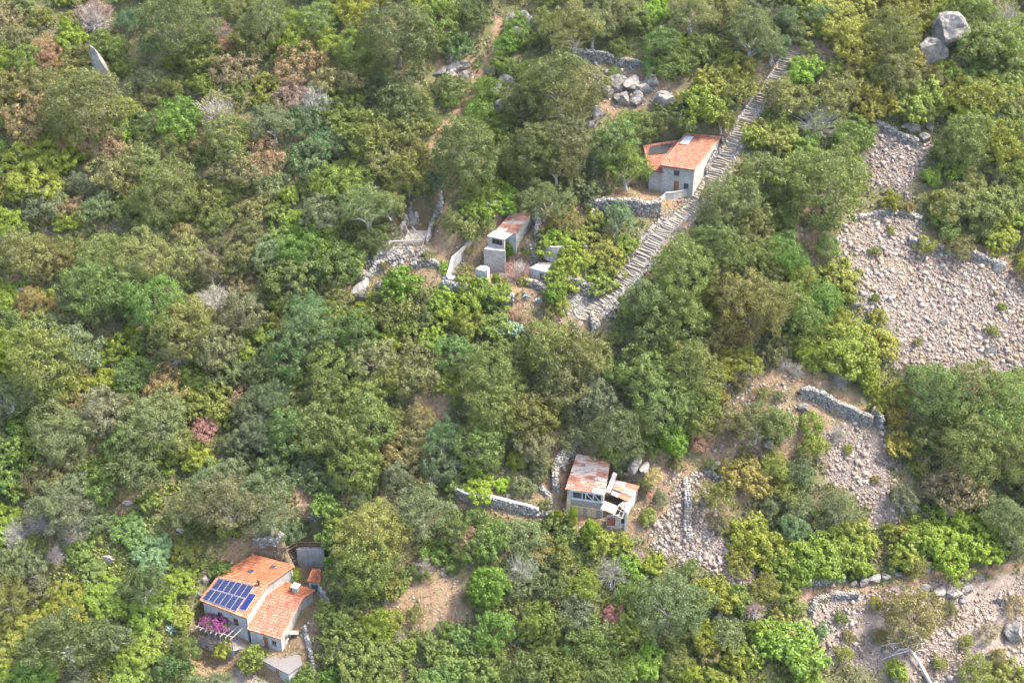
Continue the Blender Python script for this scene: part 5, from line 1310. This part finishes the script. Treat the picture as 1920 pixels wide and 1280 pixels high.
PLANTS = """
326 44 135 O d
175 24 70 G p
129 34 28 L l
13 30 60 D b
27 67 60 B s
7 104 55 B l
97 108 55 D b
111 134 50 D b
145 138 45 L y
151 107 60 B o
50 110 60 B g
235 124 40 B g
289 90 42 V t
322 114 38 B l
406 54 52 G p
467 81 65 O o
366 104 62 O o
443 131 80 D b
373 144 50 B g
282 148 55 D k
322 158 50 B k
168 198 138 O o
60 215 90 D b
34 151 70 B k
81 161 70 B k
20 218 45 B g
118 259 45 D b
235 205 60 L y
232 245 40 L l
255 218 32 B d
336 222 90 B g
406 201 75 G k
81 295 132 L l
201 269 80 D b
218 319 90 D k
269 296 80 B k
165 336 60 B s
37 339 42 D b
319 353 112 O o
134 390 52 D b
87 373 80 B s
17 413 60 B y
396 366 62 B o
457 316 90 D k
427 259 92 O o
322 269 50 D k
188 386 60 B s
235 393 50 B o
745 67 138 O d
671 50 60 B k
668 97 80 O o
497 44 90 O o
547 77 70 B y
618 77 70 B y
561 118 90 D b
641 144 80 D k
598 34 70 O o
665 10 80 B y
823 30 80 B g
880 17 45 B d
800 5 60 L l
507 168 70 L y
514 228 80 V s
591 188 66 G e
547 175 68 D p
641 195 112 L g
567 228 72 B t
749 191 90 B d
789 188 60 V o
718 161 60 B t
581 296 80 B t
604 262 70 B t
698 242 100 B g
762 242 80 B o
497 296 80 D b
510 333 70 D k
655 316 110 L g
722 296 80 D k
765 329 90 O o
880 286 132 O d
903 208 66 B g
809 336 50 B t
604 400 76 O s
688 393 100 V s
732 386 70 V o
631 343 90 B g
554 410 50 L l
863 413 70 B k
900 384 60 L l
948 370 60 L l
913 417 30 B g
947 302 62 O d
846 181 48 B g
940 114 50 B g
950 130 40 B d
1078 60 110 V o
1037 62 62 V o
1111 50 80 V s
1050 158 135 O d
980 188 92 O d
1151 138 30 B g
1161 27 80 B k
1195 34 70 B g
1229 20 60 L l
1276 84 62 L l
1240 78 72 O o
1272 118 66 B o
1296 20 90 V s
1407 71 100 V t
1360 17 70 B o
1363 134 110 L y
1316 87 72 L g
1383 168 66 B o
1318 190 88 L l
1279 215 62 B d
1353 228 46 V o
1205 234 64 O o
1155 264 90 O o
1175 312 100 V g
1051 255 112 O d
1000 289 112 O d
1044 309 82 V d
1020 373 90 V t
1077 339 50 L d
1114 309 40 V t
1158 406 58 V s
1118 413 40 L y
1061 410 60 B k
1368 378 120 O o
1398 424 92 O o
1424 330 86 O o
1410 255 50 L l
1484 62 50 V t
1447 87 66 V t
1574 20 112 L y
1541 60 36 B g
1595 77 82 B y
1510 128 62 L l
1601 124 52 B k
1641 107 46 L y
1512 87 30 B k
1554 131 40 B g
1672 62 100 O g
1700 12 84 B y
1822 14 80 B g
1880 24 60 G k
1846 82 100 B o
1887 81 90 B g
1863 131 112 L g
1893 158 70 L g
1752 138 50 B k
1682 146 76 O o
1715 181 90 L l
1648 178 80 L y
1564 168 92 B k
1474 181 88 B k
1534 215 80 G k
1470 242 60 L y
1450 215 36 B g
1598 252 76 O g
1551 343 145 O o
1460 336 92 O o
1836 175 90 B y
1907 195 60 B k
1823 218 70 L l
1856 215 46 G s
1813 259 90 O o
1870 262 90 B y
1893 228 70 B k
1782 289 58 O o
1789 312 46 L l
1744 330 36 L l
1820 332 52 B k
1870 319 52 D k
1900 312 62 B g
1770 382 66 B y
1796 373 80 B k
1850 380 90 B k
1903 363 60 B k
1900 410 42 L l
1668 380 40 B y
1699 388 26 B k
200 475 100 O o
270 480 106 O k
235 532 104 O o
180 545 112 O o
290 560 112 O o
44 480 90 O k
77 500 62 O k
81 558 40 L l
50 611 90 B o
111 621 90 B t
17 645 70 B l
84 679 130 O o
141 658 92 O s
13 699 60 B l
20 749 90 V s
128 759 70 D b
151 722 50 L l
198 773 92 O s
215 705 40 L l
188 672 32 L l
252 692 70 B o
343 618 112 O o
356 590 80 O k
336 658 56 G e
312 719 80 D b
406 460 42 V t
353 474 80 D k
396 507 60 V s
383 474 46 G e
400 561 66 G e
460 480 72 O o
453 524 50 D b
457 581 90 O s
413 645 90 O s
457 658 46 L l
426 699 82 L d
356 699 50 B g
393 752 90 L g
299 786 122 O s
114 810 112 O s
13 816 52 B t
44 793 60 B g
37 836 80 L g
242 826 80 O o
386 800 60 D p
460 773 60 V t
450 742 50 D b
416 770 60 L l
467 816 62 V s
336 830 62 O o
366 840 42 L l
537 450 80 L g
601 447 80 L l
564 480 70 V g
631 487 100 B d
655 480 60 L l
550 521 92 O o
500 474 62 O s
702 447 60 O d
752 527 82 L v
688 578 60 L l
695 600 42 L l
634 551 60 D k
577 578 80 V s
524 601 46 L y
574 621 100 V s
614 618 80 O o
668 621 92 O d
540 665 92 O d
493 689 70 O d
554 705 60 B y
762 601 60 L g
735 571 90 B o
786 564 60 B o
833 591 50 L l
880 600 70 B y
933 601 76 L g
836 554 46 L l
880 561 56 L l
853 658 76 O o
782 679 100 B k
769 709 70 B k
729 712 66 O g
695 672 90 O s
624 692 100 O o
622 738 92 O o
672 748 92 O o
688 783 102 O o
590 802 94 O o
642 820 98 O o
540 749 70 D k
500 749 80 V t
497 810 80 V t
547 810 92 O d
843 719 56 B y
913 692 112 O o
957 665 62 O o
920 756 112 O o
860 762 42 V d
833 820 80 V t
900 830 92 O o
789 779 60 B k
749 833 70 B k
1044 447 60 L l
1078 484 70 L l
1131 464 60 L y
1158 480 42 L y
1175 457 42 L l
1051 511 60 L l
1041 543 48 L v
984 527 28 L y
973 507 56 G p
1278 494 128 O o
1345 462 104 O d
1398 478 100 O o
1362 522 98 O o
1222 568 100 O o
1275 600 102 O o
1222 628 92 O d
1407 574 132 O o
1299 595 46 L l
1025 650 100 O o
1082 662 104 O o
1050 712 92 O o
1118 672 70 D k
1205 690 104 O o
1290 690 116 O o
1245 748 116 O o
1306 748 86 O o
1366 675 60 B y
1333 638 50 B k
1121 756 72 O s
994 776 92 O o
1000 830 72 O s
1161 813 112 O d
1262 816 58 L v
1316 826 46 D p
1366 786 62 O s
1420 793 90 V o
1309 780 72 O o
1148 846 46 L y
1457 474 82 O g
1551 460 46 O o
1571 514 76 L y
1464 564 82 O g
1541 561 72 O g
1460 601 62 V s
1510 598 82 O g
1504 517 52 B y
1507 648 60 B y
1574 598 50 B y
1645 595 36 B y
1584 645 112 B y
1641 642 70 L y
1608 672 80 B y
1460 645 52 B k
1469 679 30 G e
1494 692 30 G e
1574 709 34 G e
1705 695 26 B g
1648 739 32 L l
1682 732 52 B y
1678 776 42 L y
1749 732 112 O o
1820 722 100 O o
1890 738 110 O o
1850 792 104 O o
1735 816 66 O g
1810 833 122 O o
1893 833 102 O o
1689 833 56 L y
1453 793 72 O o
1521 796 50 B y
1524 836 50 B y
1571 810 34 G e
17 877 80 L g
91 884 70 D k
50 897 22 L l
141 910 62 O s
188 900 80 B g
252 880 92 O d
111 941 100 V s
81 974 52 G e
30 994 52 G e
138 998 42 G e
101 1035 36 G e
134 961 90 V s
67 1062 62 V s
10 1065 72 V s
20 1122 80 V o
7 957 60 L l
151 1018 60 L g
286 937 46 L g
400 900 82 V s
430 937 130 V s
356 944 82 V s
242 984 70 L g
286 1028 80 L s
352 1022 50 L y
373 991 52 B d
269 1102 86 V d
195 1105 80 L l
302 1125 60 L l
336 1085 60 L l
343 1152 42 L l
128 1105 60 L l
124 1189 124 V d
67 1246 76 L v
269 1209 76 L l
242 1260 80 L l
40 1162 80 L y
13 1203 60 L y
350 1214 46 V d
218 1199 60 V s
416 1280 44 V s
188 1152 60 L g
436 986 48 L y
413 1062 40 B g
500 917 90 V s
507 968 80 V s
510 870 72 V d
614 900 60 L d
668 867 92 O o
641 910 42 V s
624 1008 46 L g
698 1001 124 O z
688 1052 112 O o
638 1082 66 V o
792 951 112 V s
853 991 62 V o
816 1035 52 L g
796 1058 42 G e
752 1082 42 L g
880 1011 52 D p
923 1005 80 B o
917 1085 76 L v
900 910 60 L w
880 884 36 L g
940 907 30 L w
910 880 42 B d
682 1220 150 L g
614 1146 52 B g
927 1169 80 B g
1044 972 14 L w
1071 972 18 L w
1108 994 36 L w
1121 1010 56 L l
980 1001 80 B s
1010 1025 62 B k
1050 1040 52 B g
980 1058 70 G s
1040 1092 60 B d
1094 1095 60 B y
1151 1065 60 G s
1195 1038 42 G p
1225 1054 44 L l
1292 1062 34 B o
1252 1129 128 O t
1340 1108 76 L l
1383 1115 52 L g
1084 1145 80 B s
1145 1149 36 D r
1178 1162 42 L y
1010 1152 72 B g
1094 1186 92 B g
1208 1236 66 L l
1262 1229 66 B o
1329 1213 52 D k
1363 1186 62 B s
1403 1226 46 L l
1430 1186 52 L l
994 1253 92 B d
1060 1246 82 B g
1128 1260 72 B g
900 1255 80 L g
830 1262 80 L g
1343 934 66 V o
1350 981 38 V s
1397 884 80 L y
1407 1001 90 L l
1387 1048 60 B y
1225 890 34 D q
1168 880 34 B s
1413 1139 36 G p
1497 884 60 B t
1450 867 60 B y
1571 947 76 V s
1490 967 42 V s
1467 1025 90 L l
1524 1038 100 L l
1574 1025 90 L l
1568 1036 70 L g
1487 1048 62 L l
1608 998 60 L y
1695 934 56 V s
1668 994 30 L l
1779 904 112 D b
1722 877 32 L l
1756 931 42 L g
1800 998 140 L w
1735 1002 80 L l
1873 957 82 V s
1904 1005 60 V s
1705 1142 102 O k
1576 1159 28 B g
1484 1203 102 L l
1460 1169 52 L y
1581 1223 36 B y
1484 1125 52 B y
1680 1252 40 L l
1826 1253 60 B y
1893 1263 60 L y
1851 1181 38 D p
1903 1132 40 D p
790 1070 34 B g
850 1060 30 L g
775 1150 40 B k
838 1180 40 B g
735 1160 44 B y
800 1200 44 L g
880 1120 30 B k
1210 905 26 B k
1240 930 30 B s
1215 965 34 L y
1010 890 34 B s
1025 945 28 B k
1060 830 36 B s
1200 835 40 B g
1270 870 30 B k
880 470 22 B k
880 440 26 B g
890 425 30 B k
1015 470 24 L g
1008 440 22 B k
720 495 22 B k
740 510 26 B k
800 480 26 B k
700 475 20 B s
1030 580 30 B k
960 590 30 D p
990 600 36 D p
1640 470 22 B k
1735 455 40 B y
1800 460 50 B k
1670 430 18 B y
1640 560 20 B g
1860 620 24 B k
1880 575 18 B y
1720 640 18 B k
1590 840 20 B y
1640 900 18 B k
1590 1190 24 B k
1640 1130 26 B y
1780 1140 30 B k
1810 1200 26 B y
1650 1190 30 B k
1870 1230 34 B k
1760 1240 26 B y
1540 1180 30 B s
1350 740 34 B y
1390 720 30 B k
1430 735 30 B k
1400 845 26 B k
1460 740 24 B s
1330 870 30 B s
"""
rows = [l.split() for l in PLANTS.strip().splitlines()]
HAND = [(int(a), int(b), int(w), T, c) for a, b, w, T, c in rows]
for a, b, w, T, c in HAND:
    if (a, b) in ((1044, 972), (1071, 972)): plant(a, b, w, T, c, sz=4.0, proto='LR'); continue
    if (a, b) == (1108, 994): plant(a, b, w, T, c, sz=1.8, proto='LR'); continue
    plant(a, b, w, T, c)

# vines along the terrace walls, citrus trees, bougainvillea
plant(872, 530, 40, 'L', 'l', label='left length of bright vine hedge on the terrace wall'); plant(905, 538, 44, 'L', 'l', label='middle length of bright vine hedge on the terrace wall'); plant(940, 548, 44, 'L', 'l', label='right length of bright vine hedge on the terrace wall')
plant(950, 468, 20, 'L', 'g', sz=2.0, proto='LR', foot=(952, 484), label='ivy column on the front of the old house'); plant(927, 482, 18, 'L', 'l', sz=1.6, proto='LR', foot=(928, 492), label='bright vine between tank house and old house'); plant(904, 518, 22, 'L', 'g', sz=1.5, proto='LR', foot=(903, 541), label='ivy cloaking the front of the tank house'); plant(930, 512, 18, 'L', 'g', sz=2.0, proto='LR', foot=(930, 536), label='tall narrow vine right of the tank house')
plant(893, 522, 16, 'L', 'l', sz=1.6, proto='LR', foot=(891, 545), label='bright vine at the left foot of the tank house'); plant(915, 470, 16, 'L', 'y', foot=(914, 486), label='yellowish weeds below the old house ledge'); plant(985, 470, 18, 'L', 'g', foot=(985, 474), label='green weeds at the right wall of the old house'); plant(832, 500, 26, 'L', 'l', label='small bright shrub left of the short stairway'); plant(868, 510, 40, 'B', 'k', label='khaki bush between short stairway and tank house')
plant(551, 1076, 28, 'L', 'l', proto='LR', label='round bright green bush between the two orange roofs')
plant(474, 1226, 48, 'L', 'l', proto='LR', label='round yellow-green citrus tree in the courtyard'); plant(420, 1214, 34, 'L', 'w', label='lime climber on the pergola edge')
plant(553, 1270, 30, 'L', 'g', label='green shrub right of the flat-roofed annex'); plant(405, 1066, 36, 'L', 'g', label='dark shrub at the upper left of the orange roof')
bc = (T0 + T1) / 2 + np.array([ldir[0], ldir[1], 0]) * 1.9 + np.array([-.9, .2, ph + .35])
o = link_mesh('bougainvillea', crown_mesh('bougainvillea', 300, 5.6, .42, 120, 40, .2, .16, zr=.13, zc=0, low=-.4, irr=.3, mat='dry_leaf')); o.location = bc; o.rotation_euler = (0, 0, -.4); o.scale = (1.0, .62, 1); o.color = (.24, .055, .17, 1)
og = link_mesh('leaves', crown_mesh('leaves', 301, 5.4, .4, 60, 26, .17, .12, zr=.13, zc=0, low=-.4, irr=.3), o); og.color = (.11, .15, .04, 1)
tag(o, 'magenta bougainvillea spread over the pergola', 'flowering climber')

# fill between: bushes take the colour of what grows around them
hx = np.array([h[0] for h in HAND], float); hy = np.array([h[1] for h in HAND], float); hw = np.array([h[2] for h in HAND], float)
fr = random.Random(5)
fill = []
for gy in range(-60, 1370, 46):
    for gx in range(-70, 2000, 50):
        x, y = gx + fr.uniform(-20, 20), gy + fr.uniform(-18, 18)
        outside = x < -30 or x > 1950 or y < -30 or y > 1310
        d = np.hypot(hx - x, (hy - y) * 1.15) / hw
        if d.min() < .44: continue
        if any(inside(p, np.float64(x), np.float64(y)) for p in OPEN): continue
        if inside([(150, 985), (230, 950), (330, 900), (475, 965), (430, 1040), (375, 1100), (372, 1300), (-60, 1300), (-60, 1130), (120, 1060)], np.float64(x), np.float64(y)) and fr.random() < .75: continue
        if any(seg_dist(p, np.float64(x), np.float64(y), True) < 24 for p in (SCREE_A, SCREE_B, SCREE_C, SCREE_D, SCREE_E)): continue
        if x > 1280 and y > 680 and fr.random() < .5: continue
        if seg_dist(STAIR, np.float64(x), np.float64(y)) < 30 or seg_dist(EARTH[0], np.float64(x), np.float64(y)) < 16 or seg_dist(EARTH[1], np.float64(x), np.float64(y)) < 14: continue
        j = int(np.argsort(np.hypot(hx - x, hy - y))[min(int(fr.expovariate(1.0)), 3)])
        T, c = HAND[j][3], HAND[j][4]
        if T in 'OV' and not (outside): T = fr.choice('BBO')
        if c in 'wvrqpe': c = fr.choice('lgk')
        if T == 'G': T = 'D'
        if c in 'kb' and fr.random() < .4: c = fr.choice('gol'); T = 'B' if T == 'D' else T
        w = fr.uniform(38, 64)
        fill.append((round(x), round(y), round(w), T, c))
for f in fill: plant(*f)
print('plants', len(HAND), 'fill', len(fill))

# ------------------------------------------------------------------ agaves, cacti, fallen tree, pot
def agave(px, py, w, label, n=22):
    b = P(px, py); R = w * float(np.linalg.norm(b - CAM)) / FPX / 2; m = MB(); r = random.Random(px)
    for k in range(n):
        a = k * 2.4; el = .25 + .95 * k / n; L = R * r.uniform(.9, 1.15)
        d = np.array([math.cos(a) * math.cos(el), math.sin(a) * math.cos(el), math.sin(el)]); s = np.array([-math.sin(a), math.cos(a), 0]); u = np.cross(s, d)
        pr = [(0, .09, 0), (.35, .13, .03), (.7, .08, .0), (1, .008, -.06)]
        vs = []
        for q, wd, dz in pr:
            c = b + d * L * q + np.array([0, 0, dz * L]); vs += [c - s * wd * R, c - u * .02 * R, c + s * wd * R]
        m.add(vs, [(i * 3 + j, i * 3 + j + 1, i * 3 + j + 4, i * 3 + j + 3) for i in range(3) for j in range(2)])
    return tag(m.build('agave', 'agave', None, Vector(b)), label, 'agave', 'agaves on the slope')
agave(722, 1122, 32, 'star-shaped agave beside the low pale wall'); agave(591, 972, 34, 'blue-grey agave above the wooden fence'); agave(853, 876, 36, 'blue-grey agave above the curved grey wall')
agave(987, 558, 20, 'left of two agaves below the round bushes'); agave(1009, 566, 20, 'right of two agaves below the round bushes'); agave(322, 1182, 24, 'pale agave left of the terrace'); agave(612, 926, 24, 'small pale agave at the foot of dark ivy'); agave(1770, 895, 18, 'small agave among the brown bushes')
def cactus(px, py, h, label):
    b = P(px, py); S = h * float(np.linalg.norm(b - CAM)) / FPX; m = MB(); r = random.Random(px)
    tips = [(np.array([r.uniform(-.3, .3) * S, r.uniform(-.2, .2) * S, 0]), .2 * S) for _ in range(5)]
    for gen in range(3):
        new = []
        for p, s in tips:
            for _ in range(2):
                d = nrm([r.gauss(0, .5), r.gauss(0, .5), 1]); c = p + d * s; f = nrm([r.gauss(0, 1), r.gauss(0, 1), 0]); u = np.cross(d, f); u = nrm(u); nn = np.cross(u, d); k = 10
                ring = [c + (math.cos(i * 6.283 / k) * u * .62 + math.sin(i * 6.283 / k) * d) * s for i in range(k)]
                m.add([q + nn * s * .1 for q in ring] + [q - nn * s * .1 for q in ring], [tuple(range(k)), tuple(range(k, 2 * k))[::-1]] + [(i, k + i, k + (i + 1) % k, (i + 1) % k) for i in range(k)])
                new.append((c + d * s * .9, s * .85))
        tips = new
    return tag(m.build('prickly_pear', 'cactus', None, Vector(b)), label, 'cactus', 'prickly pears in the dry clearing')
cactus(866, 1140, 46, 'tall prickly pear at the right of the dry clearing'); cactus(818, 1164, 34, 'lower prickly pear in the dry clearing')

A_, B_ = P(1744, 1284), P(1694, 1212)
m = MB(); A1, B1 = A_ + [0, 0, .35], B_ + [0, 0, 1.0]; mid = (A1 + B1) / 2 + [0.2, 0, .2]
m.tube([A1, mid, B1], [.34, .27, .18], 9)
ftree = m.build('fallen_tree', 'bark_grey', None, Vector(A_), smooth=True); tag(ftree, 'bare grey fallen tree trunk with spread branches', 'fallen tree')
rr = random.Random(3)
for (x, y, h), fr_ in (((1640, 1222, .8), 1), ((1655, 1205, 1.4), .95), ((1672, 1190, 1.2), 1), ((1700, 1182, 1.5), 1), ((1722, 1195, .8), .95), ((1745, 1212, .6), .9), ((1668, 1232, .5), .85), ((1650, 1240, .4), .8), ((1735, 1228, .8), .7), ((1712, 1250, 1.0), .5)):
    p0 = A1 + (B1 - A1) * fr_; e = P(x, y) + [0, 0, h]; m = MB(); md = (p0 + e) / 2 + [rr.uniform(-.3, .3), rr.uniform(-.3, .3), rr.uniform(.1, .5)]
    m.tube([p0, md, e], [.11, .08, .03], 6)
    for _ in range(5):
        q = md + (e - md) * rr.uniform(-.3, .9); m.tube([q, q + [rr.gauss(0, .6), rr.gauss(0, .6), rr.gauss(.3, .3)]], [.035, .012], 4)
    m.build('branch', 'bark_grey', ftree)
b = P(631, 1158); m = MB(); m.tube([b, b + [0, 0, .5], b + [0, 0, .55]], [.28, .42, .46], 12); tag(m.build('flower_pot', 'terracotta', None, Vector(b)), 'orange terracotta pot beside the low wall', 'pot')
b = P(552, 1192); m = MB(); 
for dx in (-.5, .5):
    for dy in (-.3, .3): m.bar(b + [dx, dy, 0], b + [dx, dy, .7], .08)
m.box(b + [0, 0, .75], (.75, 0, 0), (0, .45, 0), (0, 0, .05)); tag(m.build('garden_table', 'wood_grey', None, Vector(b)), 'small grey table against the side wall of the house', 'table')

# ------------------------------------------------------------------ low growth nobody could count
def tufts(name, mat, n, region, blades, size, label, spread=.35, wide=.16, frame=(-120, -70, 2040, 1360)):
    x = rng.uniform(frame[0], frame[2], n); y = rng.uniform(frame[1], frame[3], n); k = region(x, y); x, y = x[k], y[k]
    p = P(x, y); n = len(p)
    s = size * rng.uniform(.5, 1.5, n)
    a = rng.uniform(0, 6.283, (n, blades)); el = rng.uniform(.35, 1.3, (n, blades))
    d = np.stack([np.cos(a) * np.cos(el), np.sin(a) * np.cos(el), np.sin(el)], -1); sd = np.stack([-np.sin(a), np.cos(a), 0 * a], -1)
    b0 = p[:, None] + np.stack([rng.normal(0, spread, (n, blades)), rng.normal(0, spread, (n, blades)), np.zeros((n, blades))], -1)
    b0[..., 2] = H(b0[..., 0].ravel(), b0[..., 1].ravel()).reshape(n, blades) - .03
    L = (s[:, None] * rng.uniform(.5, 1.2, (n, blades)))[..., None]; W = L * wide
    V = np.stack([b0 - sd * W * .4, b0 + d * L * .6 - sd * W, b0 + d * L, b0 + d * L * .6 + sd * W], 2).reshape(-1, 3)
    o = link_mesh(name, raw_mesh(name, V, np.arange(len(V)).reshape(-1, 4), mat)); tag(o, label, 'undergrowth', kind='stuff'); return o
def open_mask(x, y):
    k = np.zeros(len(x), bool)
    for p in OPEN: k |= inside(p, x + wob(x, y, 5), y + wob(y, x, 4))
    k |= seg_dist(STAIR, x, y) < 24
    for p, w in zip(EARTH, EW): k |= seg_dist(p, x, y) < w
    return k
def straw_mask(x, y):
    k = np.zeros(len(x), bool)
    for p in STRAW: k |= inside(p, x + wob(x, y, 5), y + wob(y, x, 4))
    k |= inside(SCREE_D, x, y) & (np.sin(x / 23) + np.sin(y / 13 + x / 40) > .5)
    for q in ([uFL, uFR, uBR, uBL], [mA, mB, gA, gB, gE, mE, mF, mD], [sA, sB, sC, sD], [rA, rB, rC, rD], [T0, T1, gB, gE, mE, mF]):
        qq = np.array(q); px_, py_ = project(np.c_[qq[:, :2], H(qq[:, 0], qq[:, 1])]); k &= ~inside(list(zip(px_, py_)), x, y)
    return k & (seg_dist(STAIR, x, y) > 16)
tufts('undergrowth', 'undergrowth', 34000, lambda x, y: ~open_mask(x, y), 9, .55, 'low green and brown undergrowth between the bushes', .45, .28)
HERBS = [[(150, 1000), (230, 960), (330, 900), (470, 960), (430, 1040), (380, 1100), (372, 1300), (-60, 1300), (-60, 1130), (120, 1060)], [(1370, 980), (1640, 960), (1660, 1090), (1480, 1100), (1380, 1060)], [(960, 1010), (1220, 1030), (1200, 1300), (940, 1300), (900, 1200)],
    [(440, 960), (480, 1000), (440, 1030), (400, 1040)], [(-60, 600), (60, 600), (60, 720), (-60, 760)], [(820, 540), (960, 560), (950, 640), (860, 640)], [(1180, 1200), (1480, 1150), (1520, 1300), (1180, 1300)]]
def herb_mask(x, y):
    k = np.zeros(len(x), bool)
    for p in HERBS: k |= inside(p, x + wob(x, y, 6), y + wob(y, x, 6))
    return k & ~inside([(375, 1120), (450, 1030), (615, 1030), (600, 1290), (372, 1290)], x, y)
tufts('green_herbs', 'green_herbs', 60000, herb_mask, 8, .5, 'bright green low herbs covering the open lower slope', .4, .3)
tufts('dry_grass', 'dry_grass', 60000, straw_mask, 7, .40, 'straw-coloured dry grass and weeds on the clearings', .3, .14)

# ------------------------------------------------------------------ labels: each plant by its look and its place beside a landmark
ANCHORS = [(197, 128, 'the upright pointed rock'), (1772, 58, 'the slanting rock slab'), (678, 530, 'the big pale boulder'), (1896, 1180, 'the rounded pale boulder'), (926, 168, 'the boulder on the earth path'),
    (850, 122, 'the broken grey outcrop'), (978, 48, 'the topmost rock outcrop'), (1180, 166, 'the pale jagged outcrop'), (1290, 300, 'the tiled house'), (470, 1110, 'the solar-panelled house'), (1110, 910, 'the rusty shed'),
    (955, 430, 'the old rusty-roofed house'), (770, 440, 'the roofless ruin'), (1110, 110, 'the curved terrace wall'), (1570, 768, 'the long diagonal wall'), (1680, 310, 'the narrow scree run'), (1770, 570, 'the broad scree slope'),
    (1610, 890, 'the small scree run'), (1700, 1090, 'the footpath'), (920, 945, 'the curved grey wall'), (560, 1030, 'the wooden fence'), (1041, 462, 'the round cistern'), (1475, 115, 'the top of the stairway'), (1100, 595, 'the foot of the stairway'),
    (1290, 960, 'the low wall running downhill'), (242, 942, 'the flat pale slab'), (203, 1046, 'the white flat stone'), (42, 552, 'the left-edge rock patch'), (81, 295, 'the large bright shrub'), (198, 773, 'the pale silvery domed tree'),
    (270, 480, 'the widest khaki-green crown'), (430, 937, 'the largest silvery olive tree'), (124, 1189, 'the big dark olive tree'), (1290, 690, 'the biggest central tree'), (745, 67, 'the big domed dark tree'), (326, 44, 'the dark corner tree'),
    (1890, 738, 'the biggest right-edge tree'), (1800, 998, 'the widest lime shrub'), (1252, 1129, 'the large bluish green tree'), (800, 1110, 'the dry clearing'), (866, 695, 'the pale rock among trees'), (1715, 1240, 'the fallen tree'), (168, 198, 'the wide upper-left tree')]
ORD = ['nearest', 'second', 'third', 'fourth', 'fifth', 'sixth', 'seventh', 'eighth', 'ninth', 'tenth', 'eleventh', 'twelfth']
DIRS = ['right of', 'above right of', 'above', 'above left of', 'left of', 'below left of', 'below', 'below right of']
sets = {}
for o, x, y, size, cn, kl in PENDING:
    ax, ay, an = min(ANCHORS, key=lambda a: math.hypot(a[0] - x, a[1] - y))
    dr = DIRS[int(round(math.atan2(ay - y, x - ax) / (math.pi / 4))) % 8]
    sets.setdefault((cn, kl, dr, an), []).append((math.hypot(ax - x, ay - y), size, o))
for (cn, kl, dr, an), L in sets.items():
    L.sort(key=lambda q: q[0])
    for i, (d_, size, o) in enumerate(L):
        o['label'] = f'{size} {cn} {kl}, {ORD[min(i, 11)] + " one " if len(L) > 1 else ""}{dr} {an}'

# ------------------------------------------------------------------ thin summer haze
nh = NT('haze'); pv = nh.add('VolumePrincipled'); pv.inputs['Density'].default_value = HAZE; pv.inputs['Color'].default_value = (.95, .96, 1, 1); pv.inputs['Anisotropy'].default_value = .2
nh.t.links.new(pv.outputs[0], nh.out.inputs['Volume'])
m = MB(); m.box((0, 180, 130), (820, 0, 0), (0, 640, 0), (0, 0, 520))
hz = m.build('haze', 'haze'); tag(hz, 'thin pale summer haze over the whole hillside', 'haze', kind='stuff')
